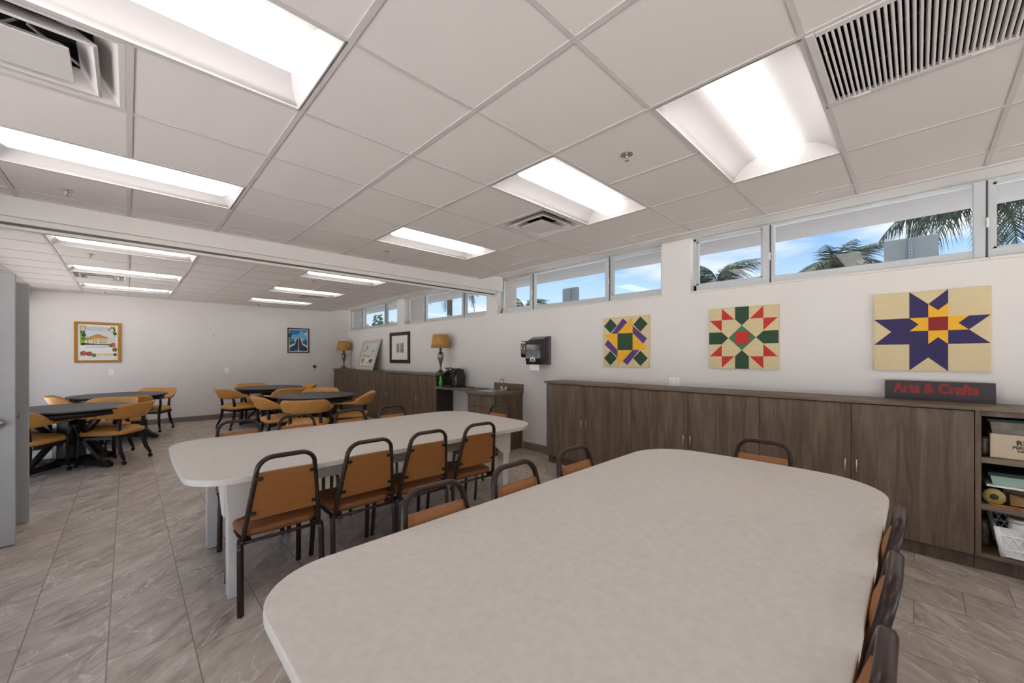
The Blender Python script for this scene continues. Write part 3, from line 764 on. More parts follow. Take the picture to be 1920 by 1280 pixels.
# ------------------------------------------------------------------ pictures
def framed(name, lab, M, w, h, fw, fd, fm, inner, lines=None):
    """frame in local x (right), z (up), facing -y ; M places it. inner = list of (poly, material) in 0..1"""
    root = thing(name, lab, 'picture'); root.matrix_world = M
    b = new()
    for (x0, x1, z0, z1) in ((0, fw, 0, h), (w - fw, w, 0, h), (fw, w - fw, 0, fw), (fw, w - fw, h - fw, h)):
        box(b, x0 - w / 2, x1 - w / 2, -fd, 0, z0, z1, bev=.004)
    obj('picture_frame', b, fm, root)
    mats = []; b = new(); iw, ih = w - 2 * fw, h - 2 * fw
    box(b, -iw / 2, iw / 2, -.010, -.002, fw, h - fw)
    mats.append(inner[0]); y = -.0105
    for P, m in inner[1:]:
        if m not in mats: mats.append(m)
        f = poly(b, [(-iw / 2 + iw * u, y, h - fw - ih * v) for u, v in P], mats.index(m)); y -= .00012
    obj('print', b, mats, root)
    return root
def disc(cx, cy, r, n=9, ry=None, a0=0): return [(cx + r * math.cos(a0 + 2 * PI * i / n), cy + (ry or r) * math.sin(a0 + 2 * PI * i / n)) for i in range(n)]
def flower(cx, cy, r, col, ctr):
    o = []
    for i in range(5):
        a = 2 * PI * i / 5 + cx * 9; o.append((disc(cx + .55 * r * math.cos(a), cy + .55 * r * math.sin(a), .55 * r, 8), col))
    o.append((disc(cx, cy, r * .28, 7), ctr)); return o
def place_y(x, y, z): return Matrix.Translation((x, y, z))                       # on the far wall, faces -y
def place_x(x, y, z, tilt=0, yaw=0): return Matrix.Translation((x, y, z)) @ Matrix.Rotation(-PI / 2 + yaw, 4, 'Z') @ Matrix.Rotation(tilt, 4, 'X')   # on the window wall, faces -x
PAPER = flat('paper_white', (232, 229, 222)); GOLD = mat('gilt_frame', (176, 124, 44), .35, .5, var=.12, scale=30)
lf1, lf2, lf3 = flat('leaf_green', (70, 120, 60)), flat('leaf_dark', (42, 74, 44)), flat('leaf_lime', (150, 176, 80))
pk, rd, oc, sand, sky_, wat, crm, gry = flat('petal_pink', (226, 190, 194)), flat('petal_red', (196, 52, 48)), flat('roof_ochre', (198, 122, 62)), flat('sand_paint', (226, 206, 164)), flat('pale_sky_paint', (206, 214, 214)), flat('water_paint', (198, 206, 216)), flat('facade_cream', (222, 204, 170)), flat('pale_grey_paint', (150, 150, 146))
yl = flat('flower_centre', (214, 190, 110))
inner = [PAPER, ([(.06, .04), (.94, .04), (.94, .88), (.06, .88)], sky_)]
inner += [([(.06, .04), (.2, .04), (.17, .3), (.2, .5), (.16, .86), (.06, .88)], lf3), ([(.82, .04), (.94, .04), (.94, .34), (.88, .26), (.8, .12)], lf3)]
for k in range(5): inner.append(([(.22, .07 + .022 * k), (.68 - .02 * k, .07 + .022 * k), (.66, .078 + .022 * k), (.22, .078 + .022 * k)], gry))
inner += [([(.2, .38), (.5, .26), (.80, .38)], oc), ([(.18, .38), (.82, .38), (.9, .54), (.18, .54)], crm), ([(.2, .36), (.5, .36), (.48, .4), (.2, .44)], oc)]
for x in (.53, .58, .63, .68): inner += [([(x, .40), (x + .03, .40), (x + .03, .44), (x, .44)], gry), ([(x, .47), (x + .035, .47), (x + .035, .52), (x, .52)], gry)]
for x in (.25, .38, .45): inner += [(disc(x, .38, .05, 7, .035), lf3), ([(x - .005, .4), (x + .005, .4), (x + .005, .53), (x - .005, .53)], lf2)]
inner += [([(.15, .52), (.5, .54), (.86, .54), (.86, .57), (.15, .57)], lf2), ([(.06, .58), (.9, .58), (.92, .80), (.06, .8)], PAPER), ([(.2, .6), (.85, .6), (.75, .64), (.2, .65)], wat), ([(.4, .8), (.92, .8), (.94, .88), (.3, .88)], sand)]
for cx, cy, r in ((.13, .12, .08), (.12, .22, .07), (.15, .30, .06), (.72, .13, .06), (.85, .14, .09), (.93, .24, .05), (.14, .40, .06), (.13, .55, .05), (.84, .58, .07), (.92, .70, .07), (.14, .80, .08), (.28, .82, .08), (.4, .86, .06), (.93, .84, .05)):
    inner.append((disc(cx, cy, r, 7, r * .8, cx * 7), lf2 if int(cx * 100) % 2 else lf1))
for cx, cy, r, c in ((.13, .12, .06, pk), (.71, .14, .05, pk), (.84, .15, .06, pk), (.88, .56, .055, rd), (.92, .67, .045, rd), (.15, .80, .06, rd), (.29, .81, .055, rd)): inner += flower(cx, cy, r, c, yl)
inner.append(([(.3, .915), (.72, .915), (.72, .922), (.3, .922)], wat)); inner.append(([(.44, .945), (.56, .945), (.56, .951), (.44, .951)], wat))
framed('framed_picture', 'gold framed watercolour of a building ringed by flowers on the far wall', place_y(-.415, YF - .001, 1.305), .635, .785, .045, .025, GOLD, inner)
B1, B2, B3, asp, wl, pkb = flat('poster_blue', (36, 128, 190)), flat('poster_sky', (110, 186, 222)), flat('poster_teal', (40, 86, 110)), flat('poster_road', (52, 68, 92)), flat('poster_white', (226, 230, 232)), flat('poster_pink', (220, 190, 196))
inner = [wl, ([(.04, .03), (.96, .03), (.96, .97), (.04, .97)], B1), ([(.04, .25), (.96, .2), (.96, .45), (.04, .45)], B2), ([(.6, .05), (.8, .12), (.96, .1), (.96, .2), (.5, .22)], B2),
         ([(.04, .45), (.96, .45), (.96, .62), (.04, .62)], B3), ([(.04, .50), (.40, .50), (.38, .53), (.04, .55)], B2), ([(.62, .5), (.96, .5), (.96, .53), (.62, .53)], B2),
         ([(.30, .40), (.44, .38), (.44, .50), (.28, .54)], pkb), ([(.62, .38), (.74, .40), (.76, .53), (.62, .50)], pkb),
         ([(.04, .74), (.30, .62), (.40, .42), (.44, .42), (.38, .62), (.30, .70), (.04, .82)], wl), ([(.96, .74), (.74, .64), (.62, .42), (.58, .42), (.62, .62), (.72, .70), (.96, .82)], wl),
         ([(.04, .82), (.30, .69), (.42, .42), (.60, .42), (.70, .68), (.96, .81), (.96, .97), (.04, .97)], asp), ([(.495, .44), (.515, .44), (.53, .97), (.49, .97)], wl),
         (disc(.88, .2, .06, 12), wl), (disc(.07, .27, .09, 6, .12), B3), ([(.02, .3), (.08, .3), (.10, .5), (.05, .5)], B3)]
for x in (.34, .42, .47, .56, .64): inner.append(([(x, .925), (x + .03, .925), (x + .03, .955), (x, .955)], wl))
framed('framed_poster', 'small blue poster of a road rising over a bridge on the far wall', place_y(3.165, YF - .001, 1.515), .515, .64, .03, .022, mat('bronze_frame', (96, 62, 34), .4, .4, var=.1), inner)
DKF = mat('espresso_frame', (44, 26, 22), .4, var=.08)
i1, i2 = flat('sketch_ink', (96, 92, 88)), flat('sketch_light', (176, 172, 166))
inner = [PAPER]
for a, bq in ((.30, .48), (.54, .74)):
    inner += [([(a, .34), (bq, .30), (bq, .70), (a, .72)], i2)]
    for k in range(6):
        x = a + (bq - a) * (k + .2) / 6; inner.append(([(x, .33 + .02 * (k % 3)), (x + .014, .33), (x + .016, .5), (x + .002, .52)], i1))
    for k in range(4): inner.append(([(a, .55 + .04 * k), (bq, .54 + .04 * k), (bq, .565 + .04 * k), (a + .01, .57 + .04 * k)], i1))
framed('framed_drawing', 'dark framed ink drawing hanging above the far cabinets', place_x(XW - .001, 8.19, 1.275), .90, .70, .075, .03, DKF, inner)
WF = mat('cream_frame', (206, 200, 190), .5, var=.03)
inner = [flat('mat_board', (196, 190, 178)), ([(.1, .08), (.9, .08), (.9, .9), (.1, .9)], PAPER), ([(.12, .1), (.88, .1), (.88, .48), (.12, .5)], sky_), ([(.14, .5), (.86, .48), (.86, .62), (.14, .62)], pk),
         ([(.3, .1), (.34, .1), (.28, .3), (.22, .44), (.18, .36)], gry), ([(.2, .14), (.38, .2), (.4, .32), (.3, .26)], gry), ([(.14, .52), (.34, .5), (.34, .55), (.14, .56)], gry), ([(.7, .38), (.84, .3), (.84, .36), (.72, .46)], gry), ([(.4, .56), (.6, .54), (.62, .62), (.4, .62)], flat('violet_wash', (170, 160, 186)))]
for cx, cy in ((.22, .70), (.30, .72), (.25, .78), (.72, .74), (.80, .72), (.76, .80)): inner.append((disc(cx, cy, .09, 7, .07, cx), lf3 if cx < .5 else lf1))
inner.append(([(.45, .8), (.7, .76), (.78, .86), (.42, .86)], wat))
framed('leaning_picture', 'cream framed watercolour leaning against the wall on the cabinets', place_x(4.185, 9.53, 1.0965, tilt=-.285), .96, .78, .05, .022, WF, inner)

# ------------------------------------------------------------------ quilt panels
def quilt(lab, yc, z0, size, polys, mats):
    t = thing('quilt_panel', lab, 'wall panel', (XW, yc, z0))
    b = new(); box(b, -.03, -.001, -size / 2, size / 2, 0, size, bev=.001); x = -.0305; y_ = 0
    for P, mi in polys:
        poly(b, [(x, size / 2 - size * u, size * (1 - v)) for u, v in P], mi); x -= .0001
    obj('painted_board', b, mats, t)
DG = flat('quilt_green', (26, 66, 38)); YEL = flat('quilt_yellow', (240, 178, 28)); PUR = flat('quilt_purple', (84, 52, 124)); RED = flat('quilt_red', (196, 36, 26)); G2M = flat('quilt_mid_green', (58, 112, 72)); NAVY = flat('quilt_navy', (36, 24, 84)); MAR = flat('quilt_maroon', (138, 12, 14))
def rot(P, k):
    for _ in range(k): P = [(1 - v, u) for u, v in P]
    return P
P = []
for k in range(4):
    P.append((rot([(.17, .02), (.32, .17), (.17, .32), (.02, .17)], k), 1))
for k in range(4):
    P.append((rot([(.19, .333), (.45, .035), (.55, .11), (.333, .333)], k), 3)); P.append((rot([(.333, .333), (.66, .01), (.667, .333)], k), 2))
P.append(([(.333, .333), (.667, .333), (.667, .667), (.333, .667)], 1))
quilt('leftmost quilt panel, yellow pinwheel with green squares and purple bars', 2.52, 1.30, .62, P, [CREAM, DG, YEL, PUR])
P = []
for k in range(4):
    P.append((rot([(.4, 0), (.6, 0), (.6, .2), (.5, .3), (.4, .2)], k), 1))
    P.append((rot([(.2, .01), (.39, .2), (.2, .2)], k), 2)); P.append((rot([(.01, .2), (.2, .2), (.2, .39)], k), 2))
P.append(([(.5, .3), (.7, .5), (.5, .7), (.3, .5)], 3)); P.append(([(.4, .4), (.6, .4), (.6, .6), (.4, .6)], 2))
quilt('middle quilt panel with red triangles and a green star round a red square', 1.225, 1.305, .62, P, [CREAM, DG, RED, G2M])
T3 = 1 / 3; S6 = 1 / 6
P = [([(T3, 0), (.5, S6), (2 * T3, 0), (2 * T3, T3), (T3, T3)], 1), ([(T3, T3), (T3, 2 * T3), (0, 2 * T3), (S6, .5), (0, T3)], 1), ([(2 * T3, T3), (1, T3), (5 * S6, .5), (1, 2 * T3), (2 * T3, 2 * T3)], 1),
     ([(T3, 2 * T3), (2 * T3, 2 * T3), (2 * T3, 1), (.5, 5 * S6), (T3, 1)], 1), ([(T3, T3), (2 * T3, T3), (2 * T3, 2 * T3), (T3, 2 * T3)], 1),
     ([(T3, T3), (.5, T3), (.5, .5), (T3, .5), (.417, .417)], 2), ([(.5, T3), (.5, S6), (.583, .25), (2 * T3, S6), (2 * T3, T3)], 2), ([(2 * T3, T3), (5 * S6, T3), (.75, .417), (5 * S6, .5), (2 * T3, .5)], 2),
     ([(.5, .5), (2 * T3, .5), (2 * T3, 2 * T3), (.583, .583), (.5, 2 * T3)], 2), ([(.5, T3), (2 * T3, T3), (2 * T3, .5), (.5, .5)], 3)]
quilt('rightmost quilt panel with a navy star around a small yellow star', -.057, 1.318, .615, P, [CREAM, NAVY, YEL, MAR])

# Arts & Crafts sign
t = thing('craft_sign', 'dark board lettered Arts & Crafts in red, leaning on the counter', 'sign', (4.345, -.10, 1.096))
tl = math.radians(9); Msg = Matrix.Rotation(tl, 4, 'Y')
b = new(); g = bmesh.new(); box(g, -.006, .006, -.283, .283, 0, .145, bev=.001); merge(b, g, 0, Msg); obj('board', b, mat('charcoal_board', (52, 45, 48), .5, var=.04), t)
text('lettering', 'Arts & Crafts', .100, flat('sign_red', (150, 38, 30)), Msg @ MX(-.0068, .012, .086), t, ext=.0006, off=.0042, xs=.80)

# wall plates
def plate(loc, axis, lab, kind):
    t = thing('wall_' + kind if kind != 'socket' else 'power_outlet', lab, kind, loc, 0 if axis == 'y' else -PI / 2)
    w = .12 if kind == 'outlet' else .072
    return t
def outlet(loc, rz, w, lab, cat, slots):
    t = thing('power_outlet' if cat == 'outlet' else 'light_switch', lab, cat, loc, rz)
    b = new(); box(b, -w / 2, w / 2, -.006, -.0005, -.058, .058, bev=.002); obj('cover_plate', b, WPL, t)
    for x in slots:
        b = new(); box(b, x - .016, x + .016, -.0085, -.006, -.033, .033, bev=.001)
        rc = obj('receptacle', b, WPL, t); b = new()
        for z in (-.018, .018):
            for dx in (-.006, .006): box(b, x + dx - .0012, x + dx + .0012, -.009, -.0084, z - .004, z + .006)
        obj('slot', b, CLIP, rc)
    return t
outlet((XW, 1.915, 1.133), -PI / 2, .118, 'white double outlet on the wall just above the right counter', 'outlet', (-.024, .024))
outlet((-.235, YF, 1.108), 0, .075, 'white outlet plate on the far wall below the gold framed picture', 'outlet', (0,))
outlet((1.645, YF, 1.108), 0, .075, 'white outlet plate in the middle of the bare far wall', 'outlet', (0,))
outlet((XW, 8.3, 1.16), -PI / 2, .075, 'white outlet plate above the far counter below the dark framed drawing', 'outlet', (0,))
t = thing('wall_receptacle', 'round metal receptacle in a white plate on the far wall below the blue poster', 'outlet', (3.56, YF, 1.155))
b = new(); box(b, -.055, .055, -.006, -.0005, -.06, .06, bev=.002); obj('cover_plate', b, WPL, t)
b = new(); lathe(b, [(.048, -.006), (.046, -.016), (.03, -.018), (.028, -.01), (.001, -.01)], 20, ax=1); obj('ring', b, GREYP, t)
b = new(); box(b, 1.39, 1.402, YF - .02, YF - .0005, 1.885, 1.905, bev=.002); tag(obj('wall_hook', b, CLIP), 'tiny dark hook on the bare far wall', 'hook')

# paper towel dispenser and soap dispenser
t = thing('towel_dispenser', 'glossy black paper towel dispenser on the right wall', 'dispenser', (XW, 3.885, 1.31), 0)
b = new(); prism(b, [(-.05, 0), (-.215, 0), (-.232, .09), (-.235, .2), (-.215, .29), (-.16, .365), (-.09, .40), (-.05, .41)], 1, -.150, .150, bev=.014); obj('cover', b, BLK, t)
b = new(); prism(b, [(-.001, -.004), (-.075, -.004), (-.06, .12), (-.075, .22), (-.055, .41), (-.001, .415)], 1, -.157, .157, bev=.004); obj('back_shell', b, GREYP, t)
b = new(); box(b, -.19, -.185, -.085, .095, -.085, .004); obj('paper_towel', b, WPL, t)
b = new()
for k, dy in enumerate((-.035, 0, .035)):
    box(b, -.237, -.2335, dy - .010, dy + .012, .065 + .012 * (k == 1), .105 + .01 * (k == 1), bev=.001)
tube(b, [(-.235, -.06, .05), (-.236, -.055, .07), (-.236, -.03, .055), (-.236, .03, .055), (-.236, .055, .07), (-.235, .06, .05), (-.234, .03, .042), (-.234, -.03, .042)], .0025, 5, closed=True)
obj('hands_symbol', b, WPL, t)
b = new(); box(b, -.238, -.2345, -.012, .022, .158, .168); obj('emblem', b, GREYP, t)
b = new(); lathe(b, [(.026, 0), (.024, -.012), (.001, -.013)], 18, (-.14, -.150, .06), ax=1); obj('dial', b, CLIP, t)
t = thing('soap_dispenser', 'small black and chrome soap dispenser left of the towel dispenser', 'dispenser', (XW, 4.185, 1.41), 0)
b = new(); prism(b, [(-.001, 0), (-.10, 0), (-.115, .05), (-.115, .19), (-.09, .25), (-.001, .25)], 1, -.06, .06, bev=.006); obj('housing', b, BLK, t)
b = new(); tube(b, [(-.119, .03 * math.cos(a), .15 + .062 * math.sin(a)) for a in [2 * PI * i / 18 for i in range(18)]], .006, 6, closed=True)
box(b, -.121, -.116, -.05, .05, .215, .235, bev=.002); obj('chrome_trim', b, CHROME, t)
b = new(); box(b, -.11, -.05, -.035, .035, -.018, .001, bev=.004); obj('nozzle', b, WPL, t)

# ------------------------------------------------------------------ white work tables
def rrect(x0, x1, y0, y1, rl, rr, bow=0.0, bowl=0.0, n=10):
    pts = []
    for cx, cy, r, a0 in ((x1 - rr, y1 - rr, rr, 0), (x0 + rl, y1 - rl, rl, 90), (x0 + rl, y0 + rl, rl, 180), (x1 - rr, y0 + rr, rr, 270)):
        for i in range(n + 1):
            a = math.radians(a0 + 90 * i / n); pts.append((cx + r * math.cos(a), cy + r * math.sin(a)))
    ym = (y0 + y1) / 2; h = (y1 - y0) / 2; xm = (x0 + x1) / 2; out = []
    # subdivide the ends for the bow
    full = []
    for p, q in zip(pts, pts[1:] + pts[:1]):
        full.append(p)
        if abs(p[0] - q[0]) < 1e-6 and abs(p[1] - q[1]) > .2:
            for k in range(1, 8): full.append((p[0], p[1] + (q[1] - p[1]) * k / 8))
    for x, y in full:
        u = 1 - ((y - ym) / h) ** 2
        if x > xm: x += bow * (u - .5) * (x - xm) / (x1 - xm) 
        else: x -= bowl * (u - .5) * (xm - x) / (xm - x0)
        out.append((x, y))
    return out
def work_table(lab, out, z, legs, apron):
    xs = [p[0] for p in out]; ys_ = [p[1] for p in out]; cx, cy = (min(xs) + max(xs)) / 2, (min(ys_) + max(ys_)) / 2
    t = thing('work_table', lab, 'table', (cx, cy, 0))
    b = new(); prism(b, [(x - cx, y - cy) for x, y in out], 2, z - .034, z, bev=.004)
    for f in b.faces:
        if abs(f.normal.z) < .5: f.material_index = 1
    obj('tabletop', b, [WHT, EDGE], t)
    x0, x1, y0, y1 = [v - (cx if i < 2 else cy) for i, v in enumerate(apron)]
    for (a, c, d, e_) in ((x0, x1, y0, y0 + .022), (x0, x1, y1 - .022, y1), (x0, x0 + .022, y0, y1), (x1 - .022, x1, y0, y1)):
        b = new(); box(b, a, c, d, e_, z - .16, z - .0345, bev=.002); obj('apron', b, WHTEDGE, t)
    for sx in (0, 1):
        for sy in (0, 1):
            lx = x0 if sx == 0 else x1 - .075; ly = y0 if sy == 0 else y1 - .075
            gx_ = (lx - .018, lx + .093); b = new()
            box(b, lx, lx + .075, ly, ly + .075, .002, z - .0345, bev=.004)
            yf = y0 - .018 if sy == 0 else y1
            # plywood gusset on the long side
            d_ = 1 if sx == 0 else -1; xa = lx - .012 if sx == 0 else lx + .087
            P_ = [(xa, z - .035), (xa + d_ * .24, z - .035), (xa + d_ * .24, z - .16), (xa + d_ * .10, z - .28), (xa + d_ * .085, z - .29), (xa + d_ * .012, z - .29)]
            prism(b, P_, 1, yf, yf + .018)
            # gusset on the short side
            dy_ = 1 if sy == 0 else -1; ya = ly if sy == 0 else ly + .075; xe = x0 - .018 if sx == 0 else x1
            P2 = [(ya, z - .035), (ya + dy_ * .2, z - .035), (ya + dy_ * .2, z - .15), (ya + dy_ * .08, z - .28), (ya, z - .28)]
            prism(b, P2, 0, xe, xe + .018)
            obj('leg', b, WHTEDGE, t)
    return t
work_table('large white work table nearest the camera', rrect(.25, 2.845, .092, 1.375, .22, .30, .05), .765, None, (.46, 2.62, .30, 1.17))
work_table('white work table farther back, with four brown chairs lined up on its near side', rrect(.215, 2.93, 2.595, 4.02, .22, .30, .03, .02), .765, None, (.42, 2.70, 2.82, 3.74))

# ------------------------------------------------------------------ brown stacking chairs
def make_chair(lab, loc, rz, group):
    t = thing('stacking_chair', lab, 'chair', loc, rz, group)
    yz = lambda z: -.20 - (z - .43) * .205
    b = new(); P = [(-.165, yz(.395) + .035, .400), (-.193, yz(.41) + .006, .412)]
    P += [(-.196, yz(.44), .44), (-.176, yz(.6), .60), (-.157, yz(.74), .74)]
    r = .080; zc = .872 - r; xc = .150 - r
    for i in range(0, 8): a = PI - PI / 2 * i / 7; P.append((-xc + r * math.cos(a), yz(zc + r * math.sin(a)), zc + r * math.sin(a)))
    P += [(-x, y, z) for x, y, z in reversed(P)]
    tube(b, P, .0130, 10, up=(0, 1, .2), ry=.017); obj('back_frame', b, BROWNM, t)
    b = new()
    n = 8; rows = []
    for k in range(n + 1):
        z = .520 + (.785 - .520) * k / n; hw_ = .187 - (z - .505) * .128 - .012; y = yz(z); row = []
        for x, dy in ((-1, 0), (-.8, .002), (-.4, .002), (0, .002), (.4, .002), (.8, .002), (1, 0)):
            row.append((x * hw_, y - .008, z))
        front = [(x * hw_, y + .012 + .022 * (1 - abs(x) ** 3) * math.sin(PI * min(1, max(0, (k + .35) / (n + .7)))) ** .5, z) for x in (1, .8, .4, 0, -.4, -.8, -1)]
        rows.append(row + front)
    V = [[b.verts.new(p) for p in rw] for rw in rows]
    for A, B in zip(V, V[1:]):
        for j in range(14):
            f = b.faces.new((A[j], A[(j + 1) % 14], B[(j + 1) % 14], B[j])); f.smooth = 7 < j < 13
    b.faces.new(V[0][::-1]); b.faces.new(V[-1])
    obj('backrest', b, VINYL, t)
    for z in (.56, .755):
        for s in (-1, 1):
            xx = .186 - (z - .505) * .128; b = new(); box(b, *sorted((s * (xx + .004), s * (xx - .034))), yz(z) - .019, yz(z) - .009, z - .009, z + .009, bev=.002)
            obj('bracket', b, CLIP, t)
    b = new(); cushion(b, .425, .41, .412, .462, r=.07, y0=.015, bulge=.012, taper=.08); obj('seat', b, VINYL2, t)
    b = new()
    tube(b, [(-.195, -.205, .398), (.195, -.205, .398)], .010, 8); tube(b, [(-.20, .19, .398), (.20, .19, .398)], .010, 8)
    for s in (-1, 1): tube(b, [(s * .198, -.215, .398), (s * .20, .205, .398)], .010, 8)
    obj('seat_frame', b, BROWNM, t)
    for s in (-1, 1):
        b = new(); tube(b, [(s * .205, -.15, .395), (s * .210, -.185, .39), (s * .211, -.197, .36), (s * .212, -.205, .19), (s * .212, -.215, .003)], .0165, 4, up=(0, 1, 0)); obj('leg', b, BROWNM, t)
        b = new(); tube(b, [(s * .19, .165, .395), (s * .194, .20, .37), (s * .20, .215, .2), (s * .205, .235, .003)], .0165, 4, up=(0, 1, 0)); obj('leg', b, BROWNM, t)
    return t
GA = 'brown chairs on the near side of the far white table'; GB = 'brown chairs on the far side of the far white table'; GC = 'brown chairs on the far side of the near white table'; GD = 'brown chairs along the right side of the near white table'
ch = make_chair('leftmost brown chair in the row before the far white table', (.655, 2.80, 0), 0, GA)
dup(ch, (1.15, 2.805, 0), .0, 'second brown chair from the left in the row before the far white table', GA)
dup(ch, (1.60, 2.80, 0), -.02, 'third brown chair from the left in the row before the far white table', GA)
dup(ch, (2.10, 2.80, 0), -.05, 'rightmost brown chair in the row before the far white table', GA)
for x, l in ((.685, 'brown chair behind the far white table, closest to its left end'), (1.14, 'brown chair behind the far white table, second from its left end'),
             (1.64, 'brown chair behind the far white table, third from its left end'), (2.10, 'brown chair behind the far white table, closest to the wood cabinets')):
    dup(ch, (x, 3.79, 0), PI, l, GB)
dup(ch, (2.715, 3.28, 0), PI / 2, 'lone brown chair at the right end of the far white table, by the sink cabinet', '')
for x, l in ((.945, 'brown chair across the near white table, its backrest showing most'), (1.43, 'middle of the three brown chairs across the near white table'), (1.93, 'brown chair across the near white table, nearest the cabinets')):
    dup(ch, (x, 1.165, 0), PI, l, GC)
dup(ch, (2.68, .70, 0), PI / 2, 'lone brown chair at the cabinet end of the near white table', '')
for x, l in ((1.95, 'farthest of the three brown chairs seen edge-on at the right side of the near table'), (1.46, 'middle of the three brown chairs seen edge-on at the right side of the near table'), (1.01, 'brown chair at the bottom right, cut off by the photo edge')):
    dup(ch, (x, .332, 0), 0, l, GD)
for o in sc.objects:
    if o.get('group') == '': del o['group']
for o in list(sc.objects):
    if o.get('label', '').startswith('lone brown chair') and 'group' in o: del o['group']

# ------------------------------------------------------------------ captain's chairs and round dark tables
def caster(b, x, y):
    tube(b, [(x, y, .075), (x, y, .05)], .010, 8)
    lathe(b, [(.006, -.018), (.022, -.016), (.026, -.006), (.026, .006), (.022, .016), (.006, .018)], 14, (x, y, .0275), ax=0)
def make_captain(lab, loc, rz, group):
    t = thing('captain_chair', lab, 'chair', loc, rz, group)
    b = new(); cushion(b, .55, .54, .385, .455, r=.12, y0=.02, bulge=.035, taper=.06); obj('seat', b, LEATHER, t)
    # backrest band
    def band(stations, m=12):
        bb = new(); rings = []
        for (x, y, nx_, ny_, z0, z1, th, lean) in stations:
            zc, hz_ = (z0 + z1) / 2, (z1 - z0) / 2; ring = []
            for j in range(m):
                a = 2 * PI * j / m; ca, sa = math.cos(a), math.sin(a)
                u = (abs(ca) ** .6) * (1 if ca > 0 else -1) * th / 2; w_ = (abs(sa) ** .6) * (1 if sa > 0 else -1) * hz_
                off = u + lean * (w_ + hz_) / (2 * hz_)
                ring.append(bb.verts.new((x + nx_ * off, y + ny_ * off, zc + w_)))
            rings.append(ring)
        for A, B in zip(rings, rings[1:]):
            for j in range(m):
                f = bb.faces.new((A[j], A[(j + 1) % m], B[(j + 1) % m], B[j])); f.smooth = True
        bb.faces.new(rings[0]); bb.faces.new(rings[-1]); return bb
    st = []
    for k in range(25):
        th = math.radians(-95 + 190 * k / 24); x = .300 * math.sin(th); y = -.05 - .245 * math.cos(th)
        nx_, ny_ = math.sin(th) , -math.cos(th)
        q = max(0, min(1, (abs(math.degrees(th)) - 40) / 52)); q = .5 * q + .5 * q * q * (3 - 2 * q)
        st.append((x, y, nx_, ny_, .600 + .022 * q, .805 - .145 * q, .05 - .004 * q, .10 * (1 - q)))
    obj('backrest', band(st), LEATHER, t)
    for s in (-1, 1):
        st = [(s * .300, -.045 + .066 * k, s, 0, .622 + .001 * k, .660 - .001 * k, .055, 0) for k in range(6)]
        ar = obj('arm', band(st), LEATHER, t)
        bb = new()
        for k in range(12): lathe(bb, [(.001, -.002), (.0045, 0), (.001, .003)], 6, (s * .328, -.03 + .026 * k, .630), ax=0)
        obj('nailhead', bb, mat('brass_nail', (120, 74, 36), .4, .6), ar)
    for s in (-1, 1):
        bb = new(); tube(bb, [(s * .300, .22, .622), (s * .295, .215, .52), (s * .272, .205, .42), (s * .262, .20, .3), (s * .266, .205, .18), (s * .285, .215, .07)], [.02, .023, .025, .025, .023, .018], 6)
        l_ = obj('leg', bb, BLACKW, t); bb = new(); caster(bb, s * .285, .215); obj('caster', bb, CASTER, l_)
        bb = new(); tube(bb, [(s * .20, -.225, .62), (s * .20, -.21, .52), (s * .20, -.20, .40), (s * .205, -.215, .26), (s * .215, -.245, .15), (s * .225, -.29, .07)], [.021, .024, .026, .026, .023, .018], 6)
        l_ = obj('leg', bb, BLACKW, t); bb = new(); caster(bb, s * .225, -.29); obj('caster', bb, CASTER, l_)
    bb = new()
    for s in (-1, 1): box(bb, s * .25 - .012, s * .25 + .012, -.18, .17, .345, .392)
    box(bb, -.24, .24, -.21, -.185, .345, .392); box(bb, -.24, .24, .16, .185, .345, .392); obj('seat_rail', bb, BLACKW, t)
    return t
def make_round(lab, loc, R_=.63):
    t = thing('round_table', lab, 'table', loc, 0, 'round dark card tables'); Z = .77
    b = new(); lathe(b, [(R_ - .03, Z - .022), (R_ - .004, Z - .02), (R_, Z - .012), (R_ - .003, Z - .003), (R_ - .03, Z)], 64)
    obj('tabletop', b, TOPDARK, t)
    b = new(); lathe(b, [(R_ - .045, Z - .022), (R_ - .045, Z - .085), (R_ - .06, Z - .09)], 48); obj('apron', b, BLACKW, t)
    b = new(); lathe(b, [(.19, .06), (.20, .10), (.15, .14), (.145, .30), (.17, .34), (.145, .38), (.145, .60), (.22, Z - .09), (.22, Z - .08)], 8, smooth=False)
    obj('pedestal', b, BLACKW, t)
    for k in range(4):
        a = PI / 4 + k * PI / 2; M = Matrix.Rotation(a, 4, 'Z'); b = new(); g = bmesh.new()
        prism(g, [(.12, .035), (.42, .02), (.50, .002), (.54, .002), (.545, .05), (.50, .085), (.12, .115)], 1, -.035, .035, bev=.004); merge(b, g, 0, M)
        g = bmesh.new(); prism(g, [(.42, .07), (.47, .08), (.16, .42), (.13, .38)], 1, -.028, .028); merge(b, g, 0, M)
        obj('foot', b, BLACKW, t)
        b = new(); g = bmesh.new(); prism(g, [(.13, .40), (.16, .36), (.46, Z - .09), (.41, Z - .09)], 1, -.028, .028); merge(b, g, 0, M); obj('brace', b, BLACKW, t)
    return t
GT = 'tan captain chairs around the round tables'
cap = None
def at(c, ang, dist, lab, face=None):
    """chair around table centre c: ang = direction from the table centre (deg), faces the centre"""
    global cap
    a = math.radians(ang); x = c[0] + dist * math.cos(a); y = c[1] + dist * math.sin(a)
    rz = a + PI / 2 if face is None else math.radians(face)
    if cap is None: cap = make_captain(lab, (x, y, 0), rz, GT); return cap
    return dup(cap, (x, y, 0), rz, lab, GT)
TA, TB, TCn, TD = (-.54, 7.66), (-.10, 9.60), (2.19, 9.72), (2.33, 7.20)
rt = make_round('round dark table nearest the door, at the left', TA + (0,))
dup(rt, TB + (0,), .3, 'round dark table at the left, closer to the far wall, behind another')
